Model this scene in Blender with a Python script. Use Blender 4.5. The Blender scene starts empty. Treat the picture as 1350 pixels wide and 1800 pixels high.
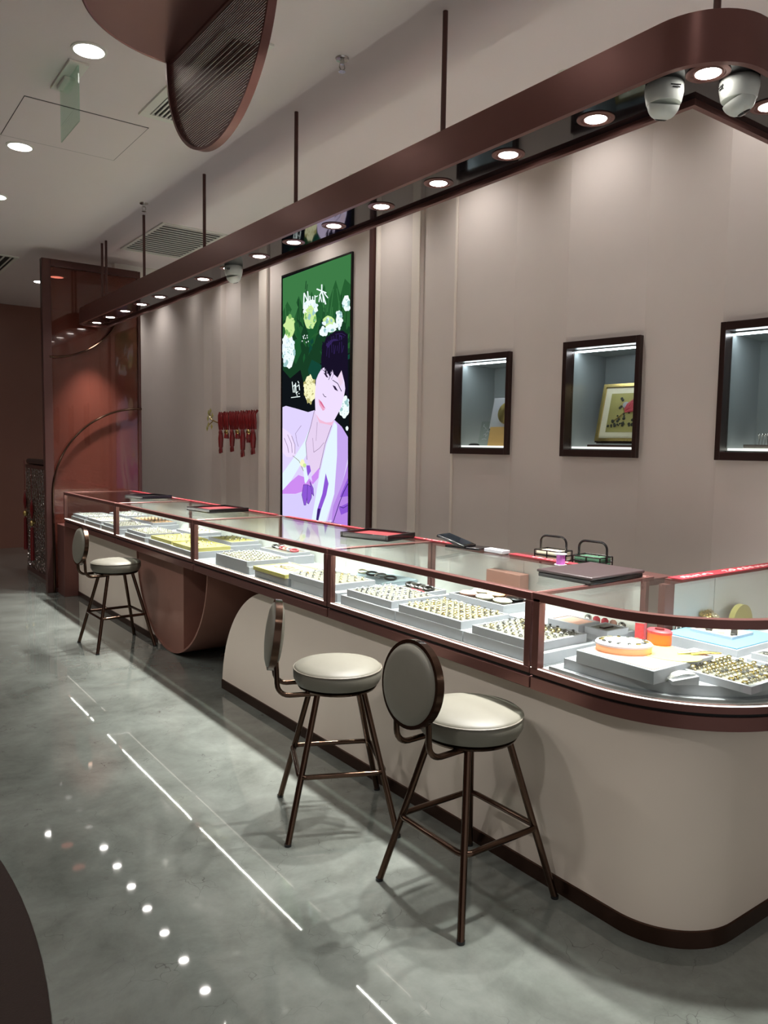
import bpy, bmesh, math, random
from mathutils import Vector, Matrix
random.seed(7)
PI = math.pi
S = bpy.context.scene
COL = S.collection

# ------------------------------------------------------------------ materials
def lin(c):
    return tuple(((v/255)/12.92 if v/255 <= .04045 else ((v/255+.055)/1.055)**2.4) for v in c)

def mat(name, rgb, rough=.5, metal=0, var=.06, scale=30, bump=0, bscale=200, spec=.5, emit=None, estr=0, coat=0):
    m = bpy.data.materials.new(name); m.use_nodes = True
    nt = m.node_tree; N = nt.nodes; b = N['Principled BSDF']
    c = lin(rgb)
    tc = N.new('ShaderNodeTexCoord')
    n = N.new('ShaderNodeTexNoise'); n.inputs['Scale'].default_value = scale; n.inputs['Detail'].default_value = 3
    nt.links.new(tc.outputs['Object'], n.inputs['Vector'])
    mx = N.new('ShaderNodeMix'); mx.data_type = 'RGBA'
    mx.inputs[6].default_value = (*[v*(1-var) for v in c], 1)
    mx.inputs[7].default_value = (*[min(1, v*(1+var)) for v in c], 1)
    nt.links.new(n.outputs['Fac'], mx.inputs[0])
    nt.links.new(mx.outputs[2], b.inputs['Base Color'])
    b.inputs['Roughness'].default_value = rough
    b.inputs['Metallic'].default_value = metal
    b.inputs['Specular IOR Level'].default_value = spec
    b.inputs['Coat Weight'].default_value = coat
    if emit:
        b.inputs['Emission Color'].default_value = (*lin(emit), 1); b.inputs['Emission Strength'].default_value = estr
    if bump:
        n2 = N.new('ShaderNodeTexNoise'); n2.inputs['Scale'].default_value = bscale
        nt.links.new(tc.outputs['Object'], n2.inputs['Vector'])
        bp = N.new('ShaderNodeBump'); bp.inputs['Strength'].default_value = bump; bp.inputs['Distance'].default_value = .005
        nt.links.new(n2.outputs['Fac'], bp.inputs['Height']); nt.links.new(bp.outputs['Normal'], b.inputs['Normal'])
    return m

def emat(name, rgb, s):
    m = bpy.data.materials.new(name); m.use_nodes = True
    nt = m.node_tree; nt.nodes.remove(nt.nodes['Principled BSDF'])
    e = nt.nodes.new('ShaderNodeEmission'); e.inputs[0].default_value = (*lin(rgb), 1); e.inputs[1].default_value = s
    nt.links.new(e.outputs[0], nt.nodes['Material Output'].inputs[0])
    return m

def glassmat(name, tint=(255, 255, 255), ior=1.45, rough=0.0, hammered=False, tmax=1.0, ex=4.3):
    """clear sheet glass: straight-through tint plus a Fresnel mirror"""
    m = bpy.data.materials.new(name); m.use_nodes = True
    nt = m.node_tree; N = nt.nodes; N.remove(N['Principled BSDF'])
    t = N.new('ShaderNodeBsdfTransparent'); t.inputs[0].default_value = (*[v*tmax for v in lin(tint)], 1)
    g = N.new('ShaderNodeBsdfGlossy'); g.inputs['Roughness'].default_value = rough
    lw = N.new('ShaderNodeLayerWeight'); lw.inputs[0].default_value = .5
    pw = N.new('ShaderNodeMath'); pw.operation = 'POWER'; pw.inputs[1].default_value = ex; nt.links.new(lw.outputs['Facing'], pw.inputs[0])
    f0 = ((ior-1)/(ior+1))**2
    f = N.new('ShaderNodeMath'); f.operation = 'MULTIPLY_ADD'; f.inputs[1].default_value = (1-f0)*.8; f.inputs[2].default_value = f0; nt.links.new(pw.outputs[0], f.inputs[0])
    mx = N.new('ShaderNodeMixShader')
    nt.links.new(f.outputs[0], mx.inputs[0]); nt.links.new(t.outputs[0], mx.inputs[1]); nt.links.new(g.outputs[0], mx.inputs[2])
    if hammered:
        tc = N.new('ShaderNodeTexCoord'); v = N.new('ShaderNodeTexVoronoi'); v.inputs['Scale'].default_value = 26
        nt.links.new(tc.outputs['Object'], v.inputs['Vector'])
        bp = N.new('ShaderNodeBump'); bp.inputs['Strength'].default_value = 1; bp.inputs['Distance'].default_value = .03
        nt.links.new(v.outputs['Distance'], bp.inputs['Height'])
        nt.links.new(bp.outputs['Normal'], g.inputs['Normal'])
    nt.links.new(mx.outputs[0], N['Material Output'].inputs[0])
    return m

def floor_material():
    m = bpy.data.materials.new('polished_grey_concrete'); m.use_nodes = True
    nt = m.node_tree; N = nt.nodes; L = nt.links; b = N['Principled BSDF']
    tc = N.new('ShaderNodeTexCoord')
    n1 = N.new('ShaderNodeTexNoise'); n1.inputs['Scale'].default_value = 2.6; n1.inputs['Detail'].default_value = 9; n1.inputs['Roughness'].default_value = .68; n1.inputs['Distortion'].default_value = .25
    L.new(tc.outputs['Object'], n1.inputs['Vector'])
    r1 = N.new('ShaderNodeValToRGB'); e = r1.color_ramp.elements
    e[0].position = .3; e[0].color = (*lin((94, 98, 92)), 1); e[1].position = .72; e[1].color = (*lin((132, 137, 130)), 1)
    L.new(n1.outputs['Fac'], r1.inputs[0])
    # fine dark hairline marks
    n3 = N.new('ShaderNodeTexNoise'); n3.inputs['Scale'].default_value = 3.5; n3.inputs['Detail'].default_value = 4
    L.new(tc.outputs['Object'], n3.inputs['Vector'])
    wv = N.new('ShaderNodeVectorMath'); wv.operation = 'MULTIPLY_ADD'; wv.inputs[1].default_value = (.5, .5, .5)
    L.new(n3.outputs['Color'], wv.inputs[0]); L.new(tc.outputs['Object'], wv.inputs[2])
    vo = N.new('ShaderNodeTexVoronoi'); vo.feature = 'DISTANCE_TO_EDGE'; vo.inputs['Scale'].default_value = 7
    L.new(wv.outputs[0], vo.inputs['Vector'])
    r2 = N.new('ShaderNodeValToRGB'); e = r2.color_ramp.elements
    e[0].position = .0; e[0].color = (1, 1, 1, 1); e[1].position = .009; e[1].color = (0, 0, 0, 1)
    L.new(vo.outputs['Distance'], r2.inputs[0])
    n4 = N.new('ShaderNodeTexNoise'); n4.inputs['Scale'].default_value = 5; n4.inputs['Detail'].default_value = 5
    L.new(tc.outputs['Object'], n4.inputs['Vector'])
    r4 = N.new('ShaderNodeValToRGB'); e = r4.color_ramp.elements
    e[0].position = .5; e[0].color = (0, 0, 0, 1); e[1].position = .62; e[1].color = (.7, .7, .7, 1)
    L.new(n4.outputs['Fac'], r4.inputs[0])
    mm = N.new('ShaderNodeMath'); mm.operation = 'MULTIPLY'
    L.new(r2.outputs[0], mm.inputs[0]); L.new(r4.outputs[0], mm.inputs[1])
    mx = N.new('ShaderNodeMix'); mx.data_type = 'RGBA'; mx.inputs[7].default_value = (*lin((58, 58, 54)), 1)
    L.new(mm.outputs[0], mx.inputs[0]); L.new(r1.outputs[0], mx.inputs[6])
    L.new(mx.outputs[2], b.inputs['Base Color'])
    b.inputs['Roughness'].default_value = .035
    b.inputs['Specular IOR Level'].default_value = .6
    b.inputs['Coat Weight'].default_value = .35; b.inputs['Coat Roughness'].default_value = .015
    n5 = N.new('ShaderNodeTexNoise'); n5.inputs['Scale'].default_value = 2.2
    L.new(tc.outputs['Object'], n5.inputs['Vector'])
    bp = N.new('ShaderNodeBump'); bp.inputs['Strength'].default_value = .02; bp.inputs['Distance'].default_value = .01
    L.new(n5.outputs['Fac'], bp.inputs['Height']); L.new(bp.outputs['Normal'], b.inputs['Normal'])
    return m

M = {}
M['floor'] = floor_material()
M['ceil'] = mat('ceiling_paint', (240, 231, 230), .8, var=.02, scale=2)
M['wall'] = mat('taupe_wall_cloth', (198, 186, 178), .75, var=.03, scale=6, bump=.05, bscale=500)
M['wallbright'] = mat('cream_trim_fold_highlight', (214, 202, 190), .6, var=.02)
M['far'] = mat('brown_lacquer_wall', (142, 100, 86), .35, var=.06, scale=3)
M['roomwall'] = mat('warm_brown_wall', (120, 92, 84), .6, var=.05, scale=3)
M['rose'] = mat('rose_bronze_lacquer', (122, 82, 76), .32, metal=.55, var=.05, scale=8)
M['rosedark'] = mat('dark_rose_lacquer', (88, 58, 54), .3, metal=.4, var=.05, scale=8)
M['drum'] = mat('brushed_rose_metal', (164, 118, 104), .38, metal=.35, var=.06, scale=10)
M['bronze'] = mat('polished_dark_bronze', (88, 68, 56), .16, metal=.95, var=.08)
M['leather'] = mat('pale_grey_leather', (119, 116, 104), .5, var=.03, bump=.08, bscale=350)
M['leatherseam'] = mat('grey_piping', (120, 114, 102), .5)
M['basewhite'] = mat('cream_counter_cladding', (230, 216, 201), .5, var=.02, scale=4)
M['kick'] = mat('brown_metal_kick', (80, 58, 48), .25, metal=.8)
M['black'] = mat('black_gap', (10, 8, 8), .6)
M['blackgloss'] = mat('black_mirror_panel', (8, 9, 14), .04, spec=.9)
M['blacklac'] = mat('black_lacquer', (16, 13, 14), .2)
M['red'] = mat('red_velvet', (106, 17, 21), .6, var=.12)
M['white'] = mat('white_board', (176, 177, 182), .55, var=.015)
M['pale'] = mat('pale_back_board', (228, 230, 222), .45, var=.02, scale=4)
M['padgrey'] = mat('grey_velvet_pad', (134, 130, 120), .9, var=.08, scale=60)
M['yellow'] = mat('pale_yellow_pad', (216, 206, 122), .7, var=.05)
M['paleblue'] = mat('faint_blue_board', (168, 184, 192), .7, var=.03)
M['blue'] = mat('pale_blue_pad', (116, 172, 208), .7, var=.04)
M['pink'] = mat('pale_pink_pad', (224, 172, 154), .7, var=.05)
M['peach'] = mat('peach_rim', (228, 176, 132), .5, var=.05)
M['orange'] = mat('orange_box', (226, 110, 50), .5, var=.08)
M['redpat'] = mat('red_white_pattern', (196, 70, 80), .5, var=.5, scale=70)
M['gold'] = mat('gold', (208, 184, 118), .25, metal=1, var=.1)
M['goldpale'] = mat('pale_gold', (218, 208, 176), .3, metal=.9, var=.1)
M['silver'] = mat('silver', (190, 188, 184), .25, metal=1, var=.1)
M['darkstone'] = mat('dark_stone', (44, 40, 38), .3, var=.2)
M['cream'] = mat('cream_card', (232, 224, 196), .6, var=.03)
M['brass'] = mat('brushed_brass', (186, 164, 122), .3, metal=.9, var=.08, scale=60)
M['camwhite'] = mat('white_camera_plastic', (208, 212, 206), .4, var=.01)
M['dark'] = mat('dark_grey_plastic', (30, 30, 32), .25)
M['lensg'] = mat('lens_glass', (12, 12, 16), .05)
M['ventw'] = mat('white_vent_metal', (236, 236, 228), .5, var=.01)
M['ventback'] = mat('vent_shadow_box', (40, 38, 36), .8)
M['framebrown'] = mat('dark_brown_metal_frame', (52, 34, 30), .3, metal=.5)
M['greycase'] = mat('grey_case_lining', (140, 146, 148), .3, var=.03, scale=3)
M['bannerred'] = mat('red_banner_print', (140, 30, 40), .55, var=.06, scale=40)
M['bannerwhite'] = mat('white_banner_print', (240, 226, 222), .5)
M['purple'] = mat('pink_purple_thread', (206, 110, 196), .6, var=.12, scale=120)
M['greenbox'] = mat('green_printed_card', (70, 110, 84), .6, var=.5, scale=60)
M['brownpad'] = mat('brown_leather_pad', (46, 34, 34), .42, var=.05, bump=.06)
M['rug'] = mat('dark_brown_rug_pile', (38, 23, 16), .95, var=.2, scale=120, bump=.3)
M['tan'] = mat('tan_wood_card', (196, 156, 96), .5, var=.08)
M['olive'] = mat('olive_gold_leaf', (176, 168, 104), .35, metal=.3, var=.1, scale=25)
M['leafdark'] = mat('dark_green_relief', (40, 44, 28), .5, var=.2)
M['rosered'] = mat('rose_red_relief', (196, 80, 90), .5, var=.25, scale=60)
M['tassel'] = mat('red_silk', (112, 18, 20), .28, var=.2, scale=60)
M['hammer'] = mat('grey_carcass', (120, 112, 104), .4)
M['glass'] = glassmat('clear_sheet_glass', (246, 250, 248), ex=3.4)
M['topglass'] = glassmat('clear_top_glass', (247, 250, 248), ior=1.5, ex=7)
M['exitglass'] = glassmat('green_edge_glass', (232, 248, 240), ior=1.5)
M['tint'] = glassmat('brown_tinted_glass', (176, 130, 120), ior=1.6)
def _milky(m, rgb, k):
    nt = m.node_tree; N = nt.nodes; out = N['Material Output']; src = out.inputs[0].links[0].from_socket
    p_ = N.new('ShaderNodeBsdfPrincipled'); p_.inputs['Base Color'].default_value = (*lin(rgb), 1); p_.inputs['Roughness'].default_value = .12
    x_ = N.new('ShaderNodeMixShader'); x_.inputs[0].default_value = k
    nt.links.new(src, x_.inputs[1]); nt.links.new(p_.outputs[0], x_.inputs[2]); nt.links.new(x_.outputs[0], out.inputs[0])
_milky(M['tint'], (116, 62, 50), .5)
M['hglass'] = glassmat('hammered_glass', (150, 140, 132), ior=3.2, rough=.12, hammered=True)
def _glitter(m):
    nt = m.node_tree; N = nt.nodes
    for n_ in N:
        if n_.type == 'MIX_SHADER': n_.inputs[0].default_value = .6; nt.links.remove(n_.inputs[0].links[0])
        if n_.type == 'BUMP': n_.inputs['Distance'].default_value = .06
        if n_.type == 'BSDF_GLOSSY': n_.inputs['Color'].default_value = (.8, .74, .7, 1)
_glitter(M['hglass'])
M['lamp'] = emat('lamp_glow', (255, 250, 244), 22)
M['dlamp'] = emat('downlight_glow', (255, 250, 244), 14)
M['dimlamp'] = emat('baffled_washer_glow', (255, 244, 230), .6)
M['strip'] = emat('led_strip_glow', (255, 244, 230), 3)
M['strip2'] = emat('upper_led_glow', (255, 250, 244), 40)
M['casestrip'] = emat('case_led_glow', (240, 246, 255), 18)
M['caseplat'] = emat('lit_acrylic_glow', (250, 248, 240), 1.3)

def mesh_screen():
    """perforated bronze mesh: rows of fine holes"""
    m = bpy.data.materials.new('perforated_bronze_mesh'); m.use_nodes = True
    nt = m.node_tree; N = nt.nodes; L = nt.links; b = N['Principled BSDF']
    b.inputs['Base Color'].default_value = (*lin((112, 76, 68)), 1); b.inputs['Metallic'].default_value = .6; b.inputs['Roughness'].default_value = .4
    tc = N.new('ShaderNodeTexCoord'); w = N.new('ShaderNodeTexWave'); w.wave_type = 'BANDS'; w.bands_direction = 'Z'
    w.inputs['Scale'].default_value = 34; w.inputs['Distortion'].default_value = .4; w.inputs['Detail'].default_value = 1
    L.new(tc.outputs['Object'], w.inputs['Vector'])
    r = N.new('ShaderNodeValToRGB'); e = r.color_ramp.elements; e[0].position = .4; e[1].position = .55
    e[0].color = (.25, .25, .25, 1); e[1].color = (.92, .92, .92, 1)
    L.new(w.outputs['Fac'], r.inputs[0])
    t = N.new('ShaderNodeBsdfTransparent'); mx = N.new('ShaderNodeMixShader')
    L.new(r.outputs[0], mx.inputs[0]); L.new(t.outputs[0], mx.inputs[1]); L.new(b.outputs[0], mx.inputs[2])
    L.new(mx.outputs[0], N['Material Output'].inputs[0])
    return m
M['mesh'] = mesh_screen()

# ------------------------------------------------------------------ mesh helpers
class MB:
    def __init__(s): s.bm = bmesh.new(); s.mi = 0
    def face(s, pts):
        f = s.bm.faces.new([s.bm.verts.new(p) for p in pts]); f.material_index = s.mi; return f
    def box(s, x0, x1, y0, y1, z0, z1):
        v = [s.bm.verts.new((x, y, z)) for z in (z0, z1) for y in (y0, y1) for x in (x0, x1)]
        for q in ((0, 2, 3, 1), (4, 5, 7, 6), (0, 1, 5, 4), (2, 6, 7, 3), (0, 4, 6, 2), (1, 3, 7, 5)):
            f = s.bm.faces.new([v[i] for i in q]); f.material_index = s.mi
        return s
    def obox(s, c, ax, ay, az, hx, hy, hz):
        """oriented box: centre, three unit axes, half sizes"""
        c = Vector(c); ax, ay, az = Vector(ax), Vector(ay), Vector(az)
        v = [s.bm.verts.new(c+ax*hx*i+ay*hy*j+az*hz*k) for k in (-1, 1) for j in (-1, 1) for i in (-1, 1)]
        for q in ((0, 2, 3, 1), (4, 5, 7, 6), (0, 1, 5, 4), (2, 6, 7, 3), (0, 4, 6, 2), (1, 3, 7, 5)):
            f = s.bm.faces.new([v[i] for i in q]); f.material_index = s.mi
        return s
    def prism(s, poly, fn, a, b):
        """poly of 2-D points, fn(u,v,t) -> 3-D, extruded from t=a to t=b"""
        A = [s.bm.verts.new(fn(u, v, a)) for u, v in poly]; B = [s.bm.verts.new(fn(u, v, b)) for u, v in poly]
        n = len(poly)
        fs = [s.bm.faces.new(A[::-1]), s.bm.faces.new(B)]
        for i in range(n): fs.append(s.bm.faces.new([A[i], A[(i+1) % n], B[(i+1) % n], B[i]]))
        for f in fs: f.material_index = s.mi
        return s
    def tube(s, pts, r, n=8, closed=False, cap=True):
        pts = [Vector(p) for p in pts]; k = len(pts); rings = []
        up = None
        for i, p in enumerate(pts):
            if closed: d = pts[(i+1) % k]-pts[i-1]
            else: d = pts[min(i+1, k-1)]-pts[max(i-1, 0)]
            d.normalize()
            if up is None:
                up = Vector((0, 0, 1)) if abs(d.z) < .9 else Vector((1, 0, 0))
            u = (up-d*up.dot(d)).normalized(); w = d.cross(u); up = u
            rr = r[i] if isinstance(r, (list, tuple)) else r
            rings.append([s.bm.verts.new(p+(u*math.cos(2*PI*j/n)+w*math.sin(2*PI*j/n))*rr) for j in range(n)])
        m = k if closed else k-1
        for i in range(m):
            a, b = rings[i], rings[(i+1) % k]
            for j in range(n):
                f = s.bm.faces.new([a[j], a[(j+1) % n], b[(j+1) % n], b[j]]); f.material_index = s.mi
        if cap and not closed:
            f = s.bm.faces.new(rings[0][::-1]); f.material_index = s.mi
            f = s.bm.faces.new(rings[-1]); f.material_index = s.mi
        return s
    def lathe(s, prof, c=(0, 0, 0), n=32, ax=(1, 0, 0), ay=(0, 1, 0), az=(0, 0, 1), sx=1, sy=1):
        c, ax, ay, az = Vector(c), Vector(ax), Vector(ay), Vector(az); rings = []
        for r, z in prof:
            if r < 1e-6: rings.append([s.bm.verts.new(c+az*z)])
            else: rings.append([s.bm.verts.new(c+ax*(r*sx*math.cos(2*PI*j/n))+ay*(r*sy*math.sin(2*PI*j/n))+az*z) for j in range(n)])
        for a, b in zip(rings, rings[1:]):
            for j in range(n):
                q = [a[j % len(a)], a[(j+1) % len(a)], b[(j+1) % len(b)], b[j % len(b)]]
                q2 = []
                for v in q:
                    if v not in q2: q2.append(v)
                if len(q2) > 2:
                    f = s.bm.faces.new(q2); f.material_index = s.mi
        return s
    def sweep(s, path, sect, closed_sect=True, miter=True):
        """sweep section points (offset to the right of travel, z) along a 2-D path of (x, y)"""
        P = [Vector((p[0], p[1])) for p in path]; rings = []
        for i, p in enumerate(P):
            d0 = (P[i]-P[i-1]).normalized() if i else None
            d1 = (P[i+1]-P[i]).normalized() if i < len(P)-1 else None
            if d0 is None: d = d1; k = 1
            elif d1 is None: d = d0; k = 1
            else:
                d = (d0+d1).normalized(); k = 1/max(.3, d.dot(d1))
            nrm = Vector((d.y, -d.x))
            rings.append([s.bm.verts.new((p.x+nrm.x*o*k, p.y+nrm.y*o*k, z)) for o, z in sect])
        n = len(sect)
        for a, b in zip(rings, rings[1:]):
            for j in range(n if closed_sect else n-1):
                f = s.bm.faces.new([a[j], a[(j+1) % n], b[(j+1) % n], b[j]]); f.material_index = s.mi
        if closed_sect:
            for q in (rings[0][::-1], rings[-1]):
                f = s.bm.faces.new(q); f.material_index = s.mi
        return s
    def build(s, name, mats, parent=None, loc=None, bevel=0, smooth=40, seg=2):
        bmesh.ops.recalc_face_normals(s.bm, faces=s.bm.faces)
        me = bpy.data.meshes.new(name); s.bm.to_mesh(me); s.bm.free()
        for m in (mats if isinstance(mats, (list, tuple)) else [mats]): me.materials.append(M[m] if isinstance(m, str) else m)
        if smooth:
            for p in me.polygons: p.use_smooth = True
            me.set_sharp_from_angle(angle=math.radians(smooth))
        o = bpy.data.objects.new(name, me); COL.objects.link(o)
        if parent: o.parent = parent
        if loc: o.location = loc
        if bevel:
            bv = o.modifiers.new('bevel', 'BEVEL'); bv.width = bevel; bv.segments = seg; bv.limit_method = 'ANGLE'; bv.angle_limit = math.radians(50)
        return o

def tag(o, label, cat, group=None, kind=None):
    o['label'] = label; o['category'] = cat
    if group: o['group'] = group
    if kind: o['kind'] = kind
    return o
def thing(name, label, cat, loc=(0, 0, 0), rz=0, group=None):
    o = bpy.data.objects.new(name, None); COL.objects.link(o); o.location = loc; o.rotation_euler = (0, 0, rz)
    o.empty_display_size = .05
    return tag(o, label, cat, group)
def struct(o):
    o['kind'] = 'structure'; return o
def dup(root, loc, rz=0, label=None, group=None):
    r = root.copy(); COL.objects.link(r); r.location = loc; r.rotation_euler = (0, 0, rz)
    if label: r['label'] = label
    if group: r['group'] = group
    for ch in list(root.children):
        c = ch.copy(); COL.objects.link(c); c.parent = r
        for g in list(ch.children):
            d = g.copy(); COL.objects.link(d); d.parent = c
    return r
def arc(cx, cy, r, a0, a1, n):
    return [(cx+r*math.cos(math.radians(a0+(a1-a0)*i/n)), cy+r*math.sin(math.radians(a0+(a1-a0)*i/n))) for i in range(n+1)]

# ------------------------------------------------------------------ camera
PITCH, YAW, ROLL, H, F = 4.7324, 36.2695, .95, 1.55, 1365.
a, p, r = math.radians(YAW), math.radians(PITCH), math.radians(ROLL)
fw = Vector((math.sin(a)*math.cos(p), math.cos(a)*math.cos(p), -math.sin(p)))
rt0 = Vector((math.cos(a), -math.sin(a), 0)); up0 = rt0.cross(fw)
rt = rt0*math.cos(r)+up0*math.sin(r); up = up0*math.cos(r)-rt0*math.sin(r)
cd = bpy.data.cameras.new('camera'); cd.sensor_fit = 'VERTICAL'; cd.sensor_height = 24; cd.lens = F*24/1800; cd.clip_start = .02
cam = bpy.data.objects.new('camera', cd); COL.objects.link(cam)
cam.matrix_world = Matrix(((rt.x, up.x, -fw.x, 0), (rt.y, up.y, -fw.y, 0), (rt.z, up.z, -fw.z, H), (0, 0, 0, 1)))
S.camera = cam

# ------------------------------------------------------------------ room shell
CZ = 3.5
XL, XR, YN, YF = -3.0, 4.1, -2.6, 12.3
struct(MB().box(XL-.1, XR+.1, YN-.1, YF+.1, -.1, 0).build('floor', 'floor', smooth=0))
struct(MB().box(XL-.1, XR+.1, YN-.1, YF+.1, CZ, CZ+.1).build('ceiling', 'ceil', smooth=0))
struct(MB().box(XL, XR, YF, YF+.1, 0, CZ).build('wall_far', 'far', smooth=0))
struct(MB().box(XL-.1, XL, YN, YF, 0, CZ).build('wall_left', 'roomwall', smooth=0))
# near wall left out so world light fills the shop from behind
# pleated right wall: (y, x) profile from near to far
A_, B_ = 3.567, 3.633
prof = [(YN, B_)]
yy = [4.07-.488*k for k in range(14)]
for k in range(13, -1, -1):
    prof.append((yy[k], A_ if k % 2 == 0 else B_))
prof += [(4.47, 3.60), (4.475, 3.575), (4.572, 3.575), (4.577, 3.62), (5.03, 3.585), (5.032, 3.60), (5.11, 3.60), (5.112, 3.585), (6.795, 3.585), (6.797, 3.64), (6.812, 3.64), (6.814, 3.565),
         (6.975, 3.565), (6.985, 3.63), (7.25, 3.60), (7.255, 3.615), (7.42, 3.58), (7.425, 3.62), (7.90, 3.64), (7.92, 3.59), (8.18, 3.60), (8.19, 3.615), (8.38, 3.59), (8.40, 3.60), (9.6, 3.6), (YF, 3.6)]
w = MB()
CASES = [(3.582, 4.07), (2.606, 3.094), (1.63, 2.118)]
def wq(pa, pb, z0, z1): w.face([(pa[0], pa[1], z0), (pb[0], pb[1], z0), (pb[0], pb[1], z1), (pa[0], pa[1], z1)])
ws = [(x, y) for y, x in prof]
for pa, pb in zip(ws, ws[1:]):
    if any(abs(pa[1]-c_[0]) < .01 and abs(pb[1]-c_[1]) < .01 for c_ in CASES):
        L_ = math.hypot(pb[0]-pa[0], pb[1]-pa[1]); e_ = .018/L_
        qa = (pa[0]+(pb[0]-pa[0])*e_, pa[1]+(pb[1]-pa[1])*e_); qb = (pb[0]+(pa[0]-pb[0])*e_, pb[1]+(pa[1]-pb[1])*e_)
        wq(pa, pb, 0, 1.53); wq(pa, pb, 2.165, CZ); wq(pa, qa, 1.53, 2.165); wq(qb, pb, 1.53, 2.165)
    else: wq(pa, pb, 0, CZ)
w.face([(3.6, YF, 0), (4.1, YF, 0), (4.1, YF, CZ), (3.6, YF, CZ)]); w.face([(B_, YN, 0), (4.1, YN, 0), (4.1, YN, CZ), (B_, YN, CZ)])
w.face([(4.1, YN, 0), (4.1, YF, 0), (4.1, YF, CZ), (4.1, YN, CZ)])
struct(w.build('wall_right', 'wall', smooth=0))
struct(MB().box(3.555, 3.60, 5.045, 5.095, 0, CZ).build('trim_1', 'rosedark', smooth=0))
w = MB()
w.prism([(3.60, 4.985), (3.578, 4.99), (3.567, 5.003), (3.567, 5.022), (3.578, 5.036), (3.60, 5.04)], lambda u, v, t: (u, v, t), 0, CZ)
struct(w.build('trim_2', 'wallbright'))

for k_, (ya, yb, xa, xb) in enumerate(((4.478, 4.569, 3.566, 3.575), (6.818, 6.972, 3.556, 3.565), (4.062, 4.082, 3.556, 3.568))):  # paler strips paint in the highlights along the wall folds
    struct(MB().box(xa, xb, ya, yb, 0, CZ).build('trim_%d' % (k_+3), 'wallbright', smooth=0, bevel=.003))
# ------------------------------------------------------------------ ceiling fittings
def downlight(x, y, label, r=.085, glow='dlamp'):
    t = thing('ceiling_downlight', label, 'ceiling light', (x, y, CZ), group='round recessed ceiling downlights')
    MB().lathe([(r, 0), (r, -.006), (r*.86, -.008), (r*.86, 0)], n=32).build('trim_ring', 'ventw', t)
    MB().lathe([(0, -.005), (r*.85, -.005), (r*.85, -.001), (0, -.001)], n=32).build('lamp_disc', glow, t)
    return t
def spot(x, y, z, energy, size=80, blend=.4, rad=.04, col=(1, .98, .96)):
    l = bpy.data.lights.new('spot', 'SPOT'); l.energy = energy; l.spot_size = math.radians(size); l.spot_blend = blend
    l.shadow_soft_size = rad; l.color = col
    o = bpy.data.objects.new('lamp_light', l); COL.objects.link(o); o.location = (x, y, z)
    return o
DL = [(1.176, 4.15, 'large round ceiling downlight beside the exit sign, nearest the hanging half disc'),
      (1.172, 5.74, 'round ceiling downlight beyond the square access hatch'),
      (1.245, 7.0, 'round ceiling downlight cut by the left edge of the photo'),
      (2.30, 10.3, 'small far ceiling downlight just left of the partition post'),
      (2.37, 9.26, 'far ceiling downlight seen highest through the tinted partition'),
      (2.39, 9.87, 'far ceiling downlight seen through the tinted partition, lower of the pair'),
      (1.17, 2.56, 'round ceiling downlight overhead, ahead of the hanging half disc'),
      (1.17, .97, 'round ceiling downlight overhead behind the viewer')]
for x, y, lb in DL:
    downlight(x, y, lb); spot(x, y, CZ-.02, 9, 120, 1, .08)
def aim(o, d): o.rotation_euler = Vector(d).to_track_quat('-Z', 'Y').to_euler()
for k in range(11):
    y = .9+.976*k
    downlight(3.22, y, 'small recessed ceiling wall washer over the pleated wall, hidden behind the light beam', r=.05, glow='dimlamp')
    aim(spot(3.22, y, CZ-.012, 25, 120, 1, .05), (.22, 0, -1))
for x, y in ((-1, 1), (-1, 2.6), (-1, 4.2), (-1, 5.8), (-1, 7.4), (-1, 10.5)):  # unseen lamp row, added to light the counter fronts from the left
    downlight(x, y, 'unseen ceiling downlight added on the left side of the shop for fill light'); spot(x, y, CZ-.02, 95, 160, 1, .08)

h = MB()
for x0, x1, y0, y1 in ((1.03, 1.745, 4.905, 4.912), (1.03, 1.745, 5.599, 5.606), (1.741, 1.745, 4.905, 5.606), (1.03, 1.033, 4.905, 5.606)):
    h.box(x0, x1, y0, y1, CZ-.0015, CZ)
t = thing('access_hatch', 'square flush ceiling access hatch with thin dark seams', 'hatch', (0, 0, 0))
h.build('seam', 'black', t, smooth=0)
MB().box(1.033, 1.741, 4.912, 5.599, CZ-.003, CZ).build('hatch_panel', 'ceil', t, smooth=0)

def vent(label, x0, x1, y0, y1, border, n, along, w=.012, back='ventback'):
    t = thing('air_vent', label, 'air vent', ((x0+x1)/2, (y0+y1)/2, CZ))
    cx, cy = (x0+x1)/2, (y0+y1)/2; x0 -= cx; x1 -= cx; y0 -= cy; y1 -= cy
    b = border
    f = MB()
    f.box(x0, x1, y0, y0+b, -.012, 0).box(x0, x1, y1-b, y1, -.012, 0).box(x0, x0+b, y0+b, y1-b, -.012, 0).box(x1-b, x1, y0+b, y1-b, -.012, 0)
    f.build('vent_frame', 'ventw', t, smooth=0)
    MB().box(x0+b, x1-b, y0+b, y1-b, -.004, -.001).build('vent_backing', back, t, smooth=0)
    s = MB()
    for i in range(n):
        if along == 'y':
            x = x0+b+(x1-x0-2*b)*(i+.5)/n; s.box(x-w, x+w, y0+b, y1-b, -.011, -.005)
        else:
            y = y0+b+(y1-y0-2*b)*(i+.5)/n; s.box(x0+b, x1-b, y-w, y+w, -.011, -.005)
    s.build('slats', 'ventw', t, smooth=0)
vent('white slotted ceiling air vent seen through the bronze mesh half disc', 1.62, 1.88, 3.53, 4.73, .05, 6, 'y', .0055)
vent('wide grey ceiling return air grille above the far end of the light beam', 2.55, 3.17, 6.84, 8.02, .03, 15, 'x', .009)
vent('small ceiling air vent at the left edge near the brown far wall', 1.42, 1.825, 9.09, 10.14, .035, 5, 'y', .008)

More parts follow.
